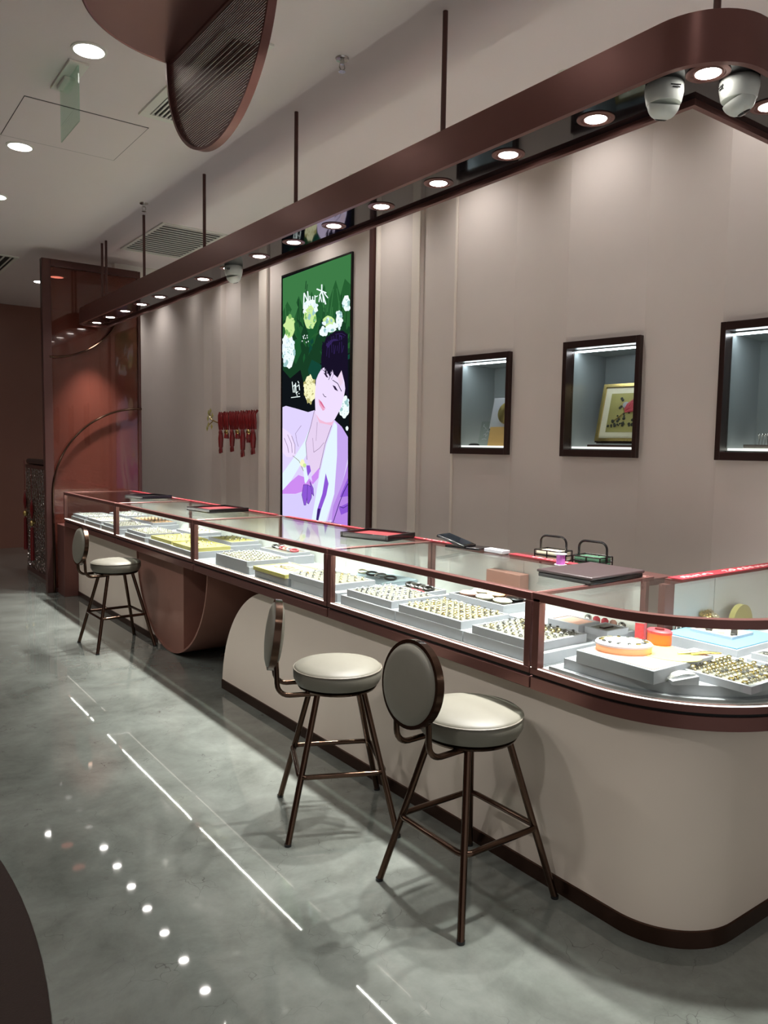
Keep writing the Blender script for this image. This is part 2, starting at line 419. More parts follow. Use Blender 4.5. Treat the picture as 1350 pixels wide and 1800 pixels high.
t = thing('exit_sign', 'hanging green edged glass exit sign on a white ceiling plate', 'sign', (1.17, 4.5, CZ))
MB().box(-.05, .05, -.2, .2, -.012, 0).build('ceiling_plate', 'ventw', t, bevel=.003)
MB().box(-.03, .03, -.02, .14, -.03, -.012).build('lamp_housing', 'ventw', t, bevel=.004)
MB().box(-.003, .003, -.18, .18, -.29, -.012).build('glass_pane', 'exitglass', t, smooth=0)

def sprinkler(x, y, label):
    t = thing('fire_sprinkler', label, 'sprinkler', (x, y, CZ))
    MB().lathe([(0, 0), (.035, 0), (.033, -.008), (.012, -.012), (.01, -.03), (0, -.03)], n=20).build('escutcheon', 'silver', t)
    b = MB().tube([(.012, 0, -.028), (.016, 0, -.045), (.004, 0, -.062)], .003, 6).tube([(-.012, 0, -.028), (-.016, 0, -.045), (-.004, 0, -.062)], .003, 6)
    b.lathe([(0, -.066), (.018, -.066), (.018, -.062), (0, -.062)], n=16)
    b.build('deflector', 'silver', t)
sprinkler(2.216, 3.44, 'small chrome fire sprinkler on the ceiling between the two nearest beam rods')
sprinkler(2.237, 6.42, 'small fire sprinkler above the third beam rod from the far end')

t = thing('emergency_light', 'small white emergency light box high behind the tinted partition', 'emergency light', (2.98, 8.75, CZ))
MB().box(-.28, .28, -.05, .05, -.11, 0).build('housing', 'ventw', t, bevel=.006)

# ------------------------------------------------------------------ suspended light beam
t = thing('suspended_light_beam', 'long rose brown suspended light beam over the counter, turning the corner', 'light beam', (2.35, 4.5, 2.74))
def off(pts): return [(x-2.35, y-4.5) for x, y in pts]
ZT, ZL = 2.895, 2.74
XO, XI = 2.197, 2.502
outer = [(XO, 8.0)]+arc(XO+.22, 1.345+.22, .22, 180, 270, 12)+[(3.5, 1.345)]
inner = [(XI, 8.0), (XI, 1.64), (3.5, 1.64)]
def farcap(x0, x1, y, n=10):
    cx, rr = (x0+x1)/2, (x1-x0)/2
    return arc(cx, y, rr, 0, 180, n)
loop = off(farcap(XO, XI, 8.2)+outer[1:]+inner[::-1][:-1])
# body: outer ring wall with a lip (hollow underneath)
lip = .022
inner_loop = off(farcap(XO+lip, XI-lip, 8.2)+arc(XO+.22, 1.345+.22, .22-lip, 180, 270, 12)+[(3.48, 1.345+lip), (3.48, 1.64-lip), (XI-lip, 1.64-lip)])
b = MB()
n = len(loop)
L1 = [b.bm.verts.new((x, y, ZT-2.74)) for x, y in loop]
L2 = [b.bm.verts.new((x, y, 0)) for x, y in loop]
I1 = [b.bm.verts.new((x, y, .03)) for x, y in inner_loop]
I2 = [b.bm.verts.new((x, y, 0)) for x, y in inner_loop]
for i in range(n):
    j = (i+1) % n
    b.bm.faces.new([L1[i], L1[j], L2[j], L2[i]]); b.bm.faces.new([I1[i], I1[j], I2[j], I2[i]])
    b.bm.faces.new([L2[i], L2[j], I2[j], I2[i]])
b.bm.faces.new(L1)
b.build('beam_body', 'rose', t, smooth=50)
b = MB(); b.face([(x, y, .022) for x, y in inner_loop]); b.face([(x, y, .03) for x, y in inner_loop])
b.build('underside_panel', 'blackgloss', t, smooth=0)
LIGHTS = [(2.35, 1.49+.4445*k) for k in range(16)]+[(2.74, 1.49)]
for x, y in LIGHTS:
    rg = MB().lathe([(.045, .0219), (.068, .0219), (.068, .019), (.054, .017), (.050, .0205), (.047, .0205), (.044, .017), (.040, .0185), (.040, .0219)], n=28).build('spotlight_ring', 'rose', t, loc=(x-2.35, y-4.5, 0))
    MB().lathe([(0, .0185), (.0395, .0185), (.0395, .0215), (0, .0215)], n=28).build('lamp_disc', 'lamp', rg)
    spot(x, y, 2.75, 185, 70, 1.0, .03)
for y in (1.47, 2.8, 4.135, 5.47, 6.75, 7.82, 7.95):
    MB().tube([(0, y-4.5, ZT-2.74), (0, y-4.5, CZ-2.74)], .012, 10).build('suspension_rod', 'rosedark', t)

def camera_dome(x, y, rz, label, marks=True):
    t = thing('security_camera', label, 'camera', (x, y, 2.7635), rz, group='white ceiling cameras under the light beam')
    MB().lathe([(0, 0), (.058, 0), (.062, -.008), (.062, -.03), (.056, -.06), (.053, -.066), (0, -.066)], n=36).build('housing', 'camwhite', t)
    e = MB().lathe([(0, 0)]+[(.052*math.cos(math.radians(q)), -.052*math.sin(math.radians(q))) for q in range(0, 60, 6)]+[(.022, -.046), (0, -.046)], n=28)
    for v in e.bm.verts:
        v.co = Matrix.Rotation(math.radians(-24), 3, 'Y') @ v.co + Vector((0, 0, -.062))
    e.build('eyeball', 'camwhite', t)
    ax_ = Matrix.Rotation(math.radians(-24), 3, 'Y')
    c_ = ax_ @ Vector((0, 0, -.0465)) + Vector((0, 0, -.062))
    MB().lathe([(0, .004), (.016, .004), (.021, 0), (.021, -.004), (0, -.004)], c=c_, n=20, ax=ax_ @ Vector((1, 0, 0)), ay=(0, 1, 0), az=ax_ @ Vector((0, 0, -1))).build('lens', 'lensg', t)
    if marks: MB().obox((-.0617, -.01, -.026), (1, 0, 0), (0, 1, 0), (0, 0, 1), .0012, .017, .0018).obox((-.0612, -.012, -.033), (1, 0, 0), (0, 1, 0), (0, 0, 1), .0012, .013, .0018).build('marking', 'dark', t, smooth=0)
    return t
camera_dome(2.315, 1.625, math.radians(60), 'white dome camera under the beam, left of the corner pair')
camera_dome(2.475, 1.455, math.radians(-40), 'white dome camera at the corner of the light beam with its dark lens showing')
camera_dome(2.35, 4.98, math.radians(20), 'white dome camera halfway along the beam, above the far showcases')

# ------------------------------------------------------------------ folded half-disc ornament hanging from the ceiling
c0, y1, R0, zh = 1.3, 3.393, .478, 3.19
t = thing('hanging_ornament', 'large folded rose bronze disc ornament with one solid and one mesh half', 'ornament', (c0, y1-R0, zh))
s = MB(); hp = [(-R0*math.sin(q*PI/40), R0*math.cos(q*PI/40)) for q in range(41)]
s.prism(hp, lambda u, v, k: (u, v, k), 0, .012); s.build('solid_half_disc', 'rose', t)
s = MB(); s.tube([(-(R0+.002)*math.sin(q*PI/40), (R0+.002)*math.cos(q*PI/40), .006) for q in range(41)], .009, 8)
s.build('solid_rim', 'rose', t)
s = MB(); s.prism([(R0*math.cos(q*PI/40), -R0*math.sin(q*PI/40)) for q in range(41)], lambda u, v, k: (k, u, v), -.001, .001)
s.build('mesh_half_disc', 'mesh', t)
s = MB()
s.sweep([(R0*math.cos(q*PI/48), -R0*math.sin(q*PI/48)) for q in range(49)], [(-.006, -.016), (.006, -.016), (.006, .016), (-.006, .016)])
for v in s.bm.verts: v.co = Vector((v.co.z, v.co.x, v.co.y))
s.build('mesh_rim', 'rose', t)
MB().tube([(0, -R0, 0), (0, R0, 0)], .009, 8).build('fold_rod', 'rose', t)
for y in (-.25, .25):
    MB().tube([(0, y, 0), (0, y, CZ-zh)], .005, 8).build('suspension_cable', 'rosedark', t)

# ------------------------------------------------------------------ far tinted partition with arcs
t = thing('glass_partition', 'tall brown tinted glass partition with rose metal frame and curved trims', 'partition', (2.4, 8.44, 0))
f = MB()
f.box(-.51, -.425, -.04, .04, 0, 3.38).box(.455, .485, -.03, .03, 0, 3.38).box(-.425, .455, -.04, .04, 3.31, 3.38).box(-.425, .455, -.03, .03, 0, .04)
f.build('partition_frame', 'rosedark', t, bevel=.004)
MB().box(-.425, .455, -.004, .004, .04, 3.31).build('tinted_pane', 'tint', t, smooth=0)
def vt(pts, name): MB().tube([(x-2.4, -.045, z) for x, z in pts], .011, 8).build(name, 'bronze', t)
vt(arc(1.95, 3.17, .76, -90, -22, 24), 'upper_arc_trim')
vt([(1.957, .0), (1.957, .6)]+arc(2.88, 1.0, .925, 180, 90, 30), 'lower_arc_trim')

# hammered glass cabinet beyond it
t = thing('glass_cabinet', 'hammered glass cabinet beyond the tinted partition, glittering with light', 'cabinet', (2.4, 9.6, 0))
MB().box(-.345, .305, -.58, .55, 0, .05).build('cabinet_plinth', 'rosedark', t, smooth=0)
MB().box(-.345, .305, -.58, .55, 1.24, 1.28).build('cabinet_top', 'rosedark', t, smooth=0)
MB().box(-.32, .28, -.55, .52, .05, 1.24).build('inner_carcass', 'hammer', t, smooth=0)
g = MB().box(-.34, -.332, -.57, .545, .05, 1.24).box(-.33, .30, -.578, -.57, .05, 1.24)
g.build('hammered_glass_panels', 'hglass', t, smooth=0)
tag(MB().tube([(2.09, 9.06, 1.318), (2.09, 9.75, 1.318), (2.09, 10.1, 1.318)], [.036, .036, .034], 16).build('rolled_tube', 'dark'), 'dark grey rolled tube lying on the hammered glass cabinet', 'tube')
for k, (y, z1, lb) in enumerate(((9.75, .86, 'red silk tassel with gold bead hanging on the side of the glass cabinet'), (10.1, .95, 'thin dark red tassel hanging at the far corner of the glass cabinet'))):
    x = 2.035
    t = thing('silk_tassel', lb, 'tassel', (x, y, z1))
    MB().tube([(0, 0, 0), (.0, 0, .38)], .003, 6).build('cord', 'tassel', t)
    MB().lathe([(0, .02), (.02, .01), (.05, -.1), (.03, -.2), (0, -.22)], n=12, sx=.4, sy=1).build('knot', 'tassel', t)
    MB().lathe([(0, -.22), (.02, -.235), (.028, -.26), (.02, -.29), (0, -.3)], n=14).build('bead', 'gold', t)
    MB().lathe([(0, -.3), (.018, -.32), (.024, -.7), (0, -.7)], n=14).build('fringe', 'tassel', t)

# ------------------------------------------------------------------ advertising screen
t = thing('advertising_screen', 'tall lit advertising screen showing a person in lilac among white flowers', 'screen', (3.5845, 5.945, 0))
f = MB()
f.box(-.0175, 0, -.59, -.574, .74, 3.128).box(-.0175, 0, .574, .59, .74, 3.128).box(-.0175, 0, -.574, .574, .74, .765).box(-.0175, 0, -.574, .574, 3.112, 3.128)
f.build('bezel', 'blacklac', t, smooth=0)
SC = dict(s_night=(14,18,22), s_green=(58,116,66), s_green2=(36,88,46), s_green3=(22,58,34), s_leaf=(28,82,44), s_leafd=(18,66,52), s_white=(232,246,244), s_lime=(196,226,150),
 s_cream=(238,236,190), s_dot=(150,190,190), s_leafl=(120,176,96), s_dot2=(176,170,110), s_suit=(214,202,242), s_suit2=(190,160,228), s_suitp=(176,130,220), s_suit3=(206,196,242), s_violet=(136,84,204), s_deep=(58,36,110),
 s_shirt=(218,234,246), s_pinkb=(196,134,230), s_skin=(228,212,244), s_skin2=(220,200,230), s_skin3=(226,204,226), s_line=(120,100,130), s_line2=(44,30,56), s_olive=(130,130,80), s_hair=(22,16,36), s_hairhi=(48,34,84), s_blush=(232,180,206), s_lip=(206,104,140), s_lip2=(226,160,190))
SCR = [
('s_night', [(-0.574,0.765),(0.574,0.765),(0.574,3.112),(-0.574,3.112)]),
('s_green', [(0.574,3.099),(-0.574,3.116),(-0.574,2.777),(0.57,2.735)]),
('s_green2', [(0.571,2.797),(0.485,2.879),(0.378,2.772),(0.277,2.9),(0.173,2.761),(0.048,2.906),(-0.031,2.759),(-0.159,2.933),(-0.235,2.788),(-0.339,2.942),(-0.412,2.801),(-0.478,2.929),(-0.563,2.87),(-0.564,2.459),(0.565,2.315)]),
('s_green3', [(0.568,2.525),(0.429,2.64),(0.271,2.496),(0.172,2.636),(0.002,2.445),(-0.118,2.651),(-0.259,2.491),(-0.416,2.615),(-0.563,2.528),(-0.568,2.321),(-0.078,2.266),(0.111,1.979),(0.236,2.239),(0.423,2.174),(0.564,2.262)]),
('s_green3', [(0.249,2.62),(0.277,2.871),(0.289,2.873),(0.262,2.622)]),
('s_green', [(-0.17,2.7),(-0.083,2.964),(-0.072,2.965),(-0.159,2.7)]),
('s_green3', [(0.227,2.703),(0.141,2.925),(0.152,2.928),(0.238,2.705)]),
('s_green', [(-0.384,2.566),(-0.402,2.761),(-0.392,2.762),(-0.374,2.567)]),
('s_green3', [(-0.183,2.486),(-0.182,2.731),(-0.171,2.732),(-0.172,2.487)]),
('s_green', [(-0.217,2.693),(-0.254,2.919),(-0.243,2.921),(-0.206,2.695)]),
('s_green3', [(0.18,2.753),(0.118,2.978),(0.13,2.98),(0.192,2.755)]),
('s_green', [(-0.269,2.474),(-0.299,2.725),(-0.288,2.727),(-0.258,2.475)]),
('s_green3', [(0.073,2.53),(0.087,2.799),(0.099,2.8),(0.084,2.532)]),
('s_green', [(-0.424,2.659),(-0.362,2.869),(-0.352,2.869),(-0.413,2.659)]),
('s_green3', [(-0.509,2.562),(-0.524,2.764),(-0.514,2.766),(-0.499,2.563)]),
('s_green', [(-0.047,2.629),(-0.017,2.87),(-0.006,2.872),(-0.035,2.63)]),
('s_green3', [(-0.131,2.481),(-0.156,2.738),(-0.145,2.74),(-0.12,2.483)]),
('s_green', [(-0.407,2.431),(-0.429,2.626),(-0.419,2.628),(-0.396,2.432)]),
('s_green3', [(-0.411,2.437),(-0.469,2.656),(-0.459,2.658),(-0.4,2.439)]),
('s_green', [(-0.261,2.649),(-0.309,2.872),(-0.299,2.874),(-0.25,2.651)]),
('s_green3', [(0.198,2.747),(0.139,3.01),(0.151,3.013),(0.21,2.749)]),
('s_green', [(0.422,2.567),(0.443,2.787),(0.455,2.789),(0.435,2.568)]),
('s_green3', [(0.185,2.551),(0.121,2.746),(0.133,2.748),(0.197,2.553)]),
('s_green', [(-0.158,2.706),(-0.19,2.916),(-0.179,2.918),(-0.147,2.708)]),
('s_green3', [(-0.431,2.431),(-0.426,2.688),(-0.416,2.689),(-0.42,2.433)]),
('s_green', [(0.17,2.739),(0.156,2.938),(0.168,2.941),(0.182,2.741)]),
('s_green3', [(0.297,2.663),(0.279,2.875),(0.292,2.877),(0.309,2.665)]),
('s_green', [(0.477,2.554),(0.517,2.841),(0.53,2.842),(0.49,2.555)]),
('s_green3', [(-0.443,2.584),(-0.432,2.807),(-0.421,2.809),(-0.432,2.586)]),
('s_green', [(-0.191,2.557),(-0.196,2.792),(-0.185,2.793),(-0.18,2.558)]),
('s_leaf', [(0.12,2.531),(0.005,2.666),(-0.07,2.729),(-0.036,2.514),(0.04,2.414),(0.098,2.354)]),
('s_green', [(0.483,2.724),(0.327,2.857),(0.285,2.801),(0.408,2.638)]),
('s_leafd', [(0.105,2.23),(0.038,2.314),(-0.135,2.252),(-0.081,2.129),(0.054,2.117)]),
('s_leaf', [(0.303,2.641),(0.22,2.541),(0.229,2.466),(0.313,2.551)]),
('s_leaf', [(0.396,2.508),(0.261,2.525),(0.218,2.4),(0.319,2.296),(0.404,2.354)]),
('s_green2', [(-0.491,2.418),(-0.548,2.442),(-0.564,2.482),(-0.51,2.458)]),
('s_leaf', [(0.183,2.295),(0.152,2.339),(0.162,2.389),(0.193,2.345)]),
('s_leafd', [(0.056,2.443),(0.007,2.462),(0.025,2.498),(0.074,2.479)]),
('s_green3', [(0.471,2.463),(0.402,2.494),(0.39,2.542),(0.458,2.511)]),
('s_leafd', [(-0.258,2.353),(-0.225,2.385),(-0.159,2.391),(-0.192,2.358)]),
('s_green2', [(-0.511,2.51),(-0.55,2.544),(-0.543,2.589),(-0.504,2.555)]),
('s_leaf', [(0.116,2.555),(0.071,2.588),(0.079,2.634),(0.124,2.601)]),
('s_leafd', [(0.098,2.37),(0.051,2.393),(0.079,2.429),(0.126,2.406)]),
('s_green3', [(0.177,2.598),(0.227,2.658),(0.318,2.709),(0.268,2.648)]),
('s_leafd', [(0.033,2.394),(0.036,2.43),(0.089,2.46),(0.086,2.423)]),
('s_green2', [(-0.385,2.454),(-0.326,2.509),(-0.23,2.55),(-0.29,2.494)]),
('s_leaf', [(-0.2,2.301),(-0.164,2.346),(-0.094,2.38),(-0.13,2.335)]),
('s_leafd', [(-0.066,2.583),(-0.161,2.602),(-0.222,2.642),(-0.129,2.623)]),
('s_green3', [(0.21,2.366),(0.119,2.387),(0.071,2.431),(0.161,2.41)]),
('s_leafd', [(0.388,2.593),(0.427,2.655),(0.518,2.709),(0.479,2.646)]),
('s_green2', [(0.056,2.506),(-0.029,2.511),(-0.088,2.537),(-0.004,2.533)]),
('s_leaf', [(0.538,2.337),(0.404,2.336),(0.3,2.366),(0.43,2.368)]),
('s_leafd', [(-0.504,2.261),(-0.568,2.274),(-0.568,2.313),(-0.51,2.3)]),
('s_green3', [(-0.211,2.441),(-0.204,2.482),(-0.154,2.518),(-0.16,2.477)]),
('s_leafd', [(0.461,2.478),(0.388,2.494),(0.347,2.527),(0.42,2.512)]),
('s_green2', [(-0.456,2.352),(-0.564,2.36),(-0.566,2.408),(-0.521,2.395)]),
('s_leaf', [(-0.116,2.646),(-0.058,2.701),(0.037,2.742),(-0.022,2.687)]),
('s_leafd', [(-0.21,2.439),(-0.296,2.437),(-0.349,2.466),(-0.264,2.469)]),
('s_green3', [(0.142,2.582),(0.11,2.639),(0.157,2.703),(0.189,2.646)]),
('s_leafd', [(0.13,2.603),(0.047,2.62),(0.0,2.657),(0.082,2.64)]),
('s_green2', [(-0.346,2.275),(-0.43,2.301),(-0.487,2.341),(-0.405,2.316)]),
('s_leaf', [(-0.177,2.312),(-0.167,2.345),(-0.114,2.369),(-0.125,2.336)]),
('s_leafd', [(-0.066,2.493),(-0.134,2.515),(-0.172,2.552),(-0.104,2.53)]),
('s_green3', [(0.48,2.671),(0.52,2.714),(0.559,2.717),(0.569,2.68)]),
('s_leafd', [(-0.403,2.584),(-0.388,2.631),(-0.329,2.674),(-0.344,2.626)]),
('s_green2', [(0.128,2.423),(0.138,2.476),(0.196,2.525),(0.185,2.472)]),
('s_leaf', [(0.157,2.635),(0.084,2.662),(0.061,2.708),(0.134,2.682)]),
('s_leafd', [(0.449,2.646),(0.386,2.677),(0.405,2.727),(0.468,2.696)]),
('s_green3', [(0.094,2.358),(0.083,2.411),(0.129,2.464),(0.14,2.411)]),
('s_white', [(0.342,2.416),(0.343,2.359),(0.369,2.318),(0.395,2.276),(0.436,2.267),(0.475,2.279),(0.516,2.29),(0.552,2.325),(0.558,2.385),(0.575,2.437),(0.569,2.491),(0.559,2.549),(0.526,2.587),(0.48,2.582),(0.438,2.597),(0.398,2.568),(0.375,2.515),(0.35,2.47)]),
('s_lime', [(0.353,2.642),(0.344,2.605),(0.363,2.578),(0.386,2.554),(0.421,2.546),(0.456,2.553),(0.489,2.567),(0.514,2.596),(0.521,2.631),(0.539,2.663),(0.52,2.691),(0.508,2.717),(0.492,2.748),(0.456,2.74),(0.426,2.737),(0.398,2.723),(0.361,2.711),(0.358,2.673)]),
('s_white', [(-0.046,2.752),(-0.062,2.725),(-0.023,2.715),(-0.004,2.693),(0.041,2.693),(0.088,2.696),(0.135,2.709),(0.165,2.734),(0.194,2.758),(0.179,2.782),(0.194,2.809),(0.164,2.825),(0.133,2.839),(0.086,2.831),(0.043,2.835),(-0.003,2.823),(-0.02,2.795),(-0.047,2.774)]),
('s_lime', [(-0.034,2.671),(-0.035,2.635),(-0.004,2.615),(0.023,2.599),(0.054,2.59),(0.091,2.586),(0.13,2.599),(0.154,2.631),(0.172,2.663),(0.18,2.697),(0.173,2.729),(0.156,2.757),(0.123,2.767),(0.094,2.784),(0.055,2.789),(0.023,2.761),(-0.012,2.74),(-0.018,2.703)]),
('s_lime', [(-0.332,2.601),(-0.328,2.584),(-0.311,2.572),(-0.285,2.566),(-0.255,2.564),(-0.223,2.566),(-0.189,2.573),(-0.175,2.592),(-0.161,2.607),(-0.141,2.624),(-0.143,2.642),(-0.167,2.652),(-0.193,2.659),(-0.221,2.664),(-0.252,2.654),(-0.28,2.646),(-0.302,2.633),(-0.324,2.619)]),
('s_white', [(-0.228,2.528),(-0.222,2.516),(-0.217,2.503),(-0.199,2.494),(-0.17,2.498),(-0.145,2.497),(-0.121,2.506),(-0.096,2.515),(-0.086,2.53),(-0.087,2.543),(-0.092,2.555),(-0.106,2.563),(-0.12,2.573),(-0.144,2.574),(-0.169,2.569),(-0.192,2.564),(-0.211,2.553),(-0.231,2.541)]),
('s_white', [(-0.349,2.543),(-0.36,2.529),(-0.338,2.523),(-0.318,2.517),(-0.29,2.517),(-0.261,2.517),(-0.232,2.525),(-0.213,2.536),(-0.199,2.548),(-0.189,2.561),(-0.192,2.573),(-0.214,2.579),(-0.232,2.586),(-0.259,2.589),(-0.289,2.582),(-0.313,2.574),(-0.333,2.564),(-0.355,2.554)]),
('s_white', [(-0.444,2.602),(-0.445,2.574),(-0.436,2.551),(-0.42,2.544),(-0.407,2.538),(-0.393,2.539),(-0.38,2.55),(-0.364,2.561),(-0.354,2.585),(-0.35,2.613),(-0.359,2.636),(-0.361,2.664),(-0.376,2.672),(-0.39,2.681),(-0.405,2.684),(-0.417,2.663),(-0.428,2.647),(-0.442,2.63)]),
('s_white', [(-0.556,2.721),(-0.554,2.698),(-0.548,2.677),(-0.535,2.662),(-0.517,2.666),(-0.501,2.663),(-0.484,2.672),(-0.469,2.688),(-0.463,2.711),(-0.455,2.735),(-0.454,2.761),(-0.468,2.776),(-0.48,2.792),(-0.498,2.79),(-0.514,2.79),(-0.533,2.786),(-0.542,2.763),(-0.559,2.746)]),
('s_cream', [(-0.044,2.052),(-0.02,2.018),(-0.021,1.972),(0.014,1.959),(0.043,1.936),(0.079,1.937),(0.108,1.964),(0.141,1.983),(0.159,2.021),(0.17,2.063),(0.152,2.099),(0.145,2.14),(0.12,2.171),(0.083,2.176),(0.048,2.17),(0.02,2.145),(-0.01,2.127),(-0.025,2.09)]),
('s_white', [(-0.573,1.877),(-0.569,1.845),(-0.554,1.819),(-0.53,1.807),(-0.509,1.788),(-0.481,1.789),(-0.458,1.809),(-0.428,1.818),(-0.417,1.85),(-0.421,1.881),(-0.411,1.916),(-0.437,1.934),(-0.454,1.955),(-0.476,1.972),(-0.504,1.969),(-0.53,1.956),(-0.552,1.936),(-0.563,1.907)]),
('s_white', [(-0.56,1.704),(-0.558,1.698),(-0.554,1.694),(-0.551,1.687),(-0.544,1.685),(-0.536,1.686),(-0.528,1.688),(-0.524,1.693),(-0.521,1.699),(-0.519,1.705),(-0.517,1.712),(-0.525,1.716),(-0.528,1.721),(-0.535,1.722),(-0.543,1.724),(-0.549,1.72),(-0.555,1.716),(-0.559,1.711)]),
('s_white', [(-0.522,2.102),(-0.522,2.082),(-0.516,2.068),(-0.511,2.05),(-0.501,2.054),(-0.493,2.052),(-0.485,2.061),(-0.479,2.072),(-0.471,2.085),(-0.469,2.106),(-0.473,2.123),(-0.477,2.138),(-0.482,2.152),(-0.49,2.163),(-0.5,2.163),(-0.509,2.154),(-0.515,2.139),(-0.518,2.12)]),
('s_white', [(0.494,2.368),(0.502,2.354),(0.524,2.348),(0.538,2.364),(0.546,2.382),(0.525,2.394),(0.498,2.387)]),
('s_shirt', [(0.494,2.343),(0.508,2.326),(0.533,2.326),(0.557,2.337),(0.553,2.357),(0.534,2.368),(0.508,2.362)]),
('s_dot', [(0.325,2.412),(0.336,2.398),(0.359,2.399),(0.38,2.409),(0.375,2.424),(0.36,2.434),(0.335,2.429)]),
('s_white', [(0.518,2.387),(0.523,2.365),(0.555,2.364),(0.573,2.382),(0.577,2.402),(0.554,2.411),(0.53,2.404)]),
('s_shirt', [(0.544,2.472),(0.557,2.456),(0.577,2.447),(0.594,2.465),(0.597,2.489),(0.577,2.501),(0.554,2.494)]),
('s_dot', [(0.484,2.306),(0.493,2.285),(0.524,2.285),(0.542,2.301),(0.541,2.319),(0.523,2.328),(0.498,2.324)]),
('s_white', [(0.38,2.315),(0.389,2.299),(0.414,2.299),(0.435,2.31),(0.438,2.329),(0.415,2.336),(0.393,2.329)]),
('s_shirt', [(0.352,2.499),(0.361,2.485),(0.382,2.486),(0.395,2.497),(0.397,2.51),(0.383,2.522),(0.364,2.512)]),
('s_dot', [(0.509,2.405),(0.519,2.395),(0.535,2.395),(0.548,2.402),(0.549,2.414),(0.536,2.423),(0.52,2.416)]),
('s_white', [(0.351,2.4),(0.356,2.384),(0.376,2.381),(0.389,2.395),(0.398,2.415),(0.376,2.421),(0.358,2.415)]),
('s_shirt', [(0.506,2.414),(0.516,2.404),(0.538,2.398),(0.555,2.411),(0.56,2.428),(0.538,2.434),(0.51,2.431)]),
('s_dot', [(0.457,2.325),(0.467,2.308),(0.485,2.308),(0.504,2.317),(0.506,2.341),(0.487,2.351),(0.47,2.341)]),
('s_white', [(0.372,2.401),(0.376,2.389),(0.395,2.387),(0.407,2.398),(0.413,2.412),(0.395,2.416),(0.375,2.413)]),
('s_shirt', [(0.341,2.493),(0.346,2.478),(0.364,2.481),(0.377,2.489),(0.381,2.505),(0.365,2.509),(0.349,2.506)]),
('s_dot', [(0.471,2.308),(0.485,2.296),(0.516,2.294),(0.539,2.306),(0.543,2.322),(0.515,2.326),(0.488,2.321)]),
('s_white', [(0.42,2.28),(0.424,2.265),(0.448,2.264),(0.468,2.275),(0.465,2.29),(0.449,2.298),(0.428,2.292)]),
('s_shirt', [(0.447,2.512),(0.462,2.499),(0.48,2.496),(0.502,2.506),(0.501,2.528),(0.483,2.542),(0.457,2.534)]),
('s_dot', [(0.536,2.385),(0.549,2.374),(0.572,2.371),(0.599,2.381),(0.589,2.396),(0.573,2.406),(0.549,2.398)]),
('s_white', [(0.352,2.352),(0.356,2.34),(0.376,2.339),(0.388,2.35),(0.39,2.36),(0.378,2.37),(0.359,2.362)]),
('s_shirt', [(0.505,2.476),(0.52,2.46),(0.546,2.462),(0.565,2.473),(0.564,2.489),(0.548,2.503),(0.523,2.491)]),
('s_dot', [(0.326,2.391),(0.331,2.373),(0.348,2.372),(0.366,2.382),(0.365,2.405),(0.35,2.418),(0.33,2.412)]),
('s_white', [(0.379,2.5),(0.382,2.484),(0.408,2.484),(0.43,2.496),(0.424,2.512),(0.409,2.522),(0.385,2.516)]),
('s_shirt', [(0.449,2.518),(0.453,2.503),(0.475,2.5),(0.49,2.514),(0.492,2.532),(0.475,2.541),(0.456,2.532)]),
('s_dot', [(0.506,2.3),(0.512,2.287),(0.531,2.286),(0.552,2.294),(0.551,2.312),(0.533,2.323),(0.508,2.318)]),
('s_white', [(0.515,2.533),(0.527,2.517),(0.554,2.515),(0.572,2.53),(0.575,2.548),(0.553,2.554),(0.527,2.551)]),
('s_shirt', [(0.362,2.47),(0.367,2.457),(0.396,2.459),(0.419,2.468),(0.42,2.483),(0.395,2.486),(0.367,2.484)]),
('s_lime', [(0.424,2.578),(0.436,2.563),(0.455,2.563),(0.47,2.574),(0.472,2.593),(0.455,2.6),(0.437,2.595)]),
('s_leafl', [(0.396,2.731),(0.414,2.714),(0.441,2.715),(0.462,2.729),(0.465,2.75),(0.442,2.761),(0.413,2.753)]),
('s_lime', [(0.469,2.584),(0.479,2.568),(0.501,2.57),(0.515,2.582),(0.52,2.599),(0.5,2.603),(0.483,2.599)]),
('s_lime', [(0.495,2.673),(0.5,2.661),(0.519,2.662),(0.538,2.671),(0.537,2.685),(0.521,2.692),(0.504,2.683)]),
('s_leafl', [(0.397,2.597),(0.402,2.584),(0.422,2.586),(0.439,2.595),(0.439,2.609),(0.424,2.619),(0.403,2.611)]),
('s_lime', [(0.415,2.593),(0.424,2.575),(0.449,2.574),(0.463,2.59),(0.462,2.606),(0.449,2.62),(0.425,2.613)]),
('s_lime', [(0.505,2.664),(0.515,2.655),(0.535,2.65),(0.558,2.662),(0.558,2.679),(0.535,2.684),(0.511,2.679)]),
('s_leafl', [(0.334,2.678),(0.347,2.667),(0.367,2.667),(0.389,2.676),(0.392,2.695),(0.368,2.701),(0.346,2.693)]),
('s_lime', [(0.445,2.593),(0.465,2.582),(0.488,2.58),(0.511,2.592),(0.51,2.608),(0.49,2.619),(0.46,2.611)]),
('s_lime', [(0.349,2.675),(0.357,2.66),(0.373,2.66),(0.388,2.67),(0.39,2.69),(0.373,2.695),(0.356,2.693)]),
('s_leafl', [(0.456,2.598),(0.473,2.583),(0.499,2.574),(0.517,2.595),(0.519,2.615),(0.5,2.631),(0.472,2.618)]),
('s_lime', [(0.419,2.555),(0.432,2.544),(0.457,2.544),(0.478,2.554),(0.487,2.571),(0.457,2.573),(0.432,2.568)]),
('s_lime', [(0.391,2.592),(0.404,2.575),(0.428,2.571),(0.441,2.59),(0.444,2.607),(0.429,2.622),(0.408,2.608)]),
('s_leafl', [(0.428,2.576),(0.434,2.562),(0.453,2.555),(0.465,2.572),(0.471,2.591),(0.452,2.595),(0.43,2.595)]),
('s_white', [(0.09,2.819),(0.101,2.811),(0.115,2.811),(0.131,2.818),(0.132,2.832),(0.115,2.833),(0.097,2.833)]),
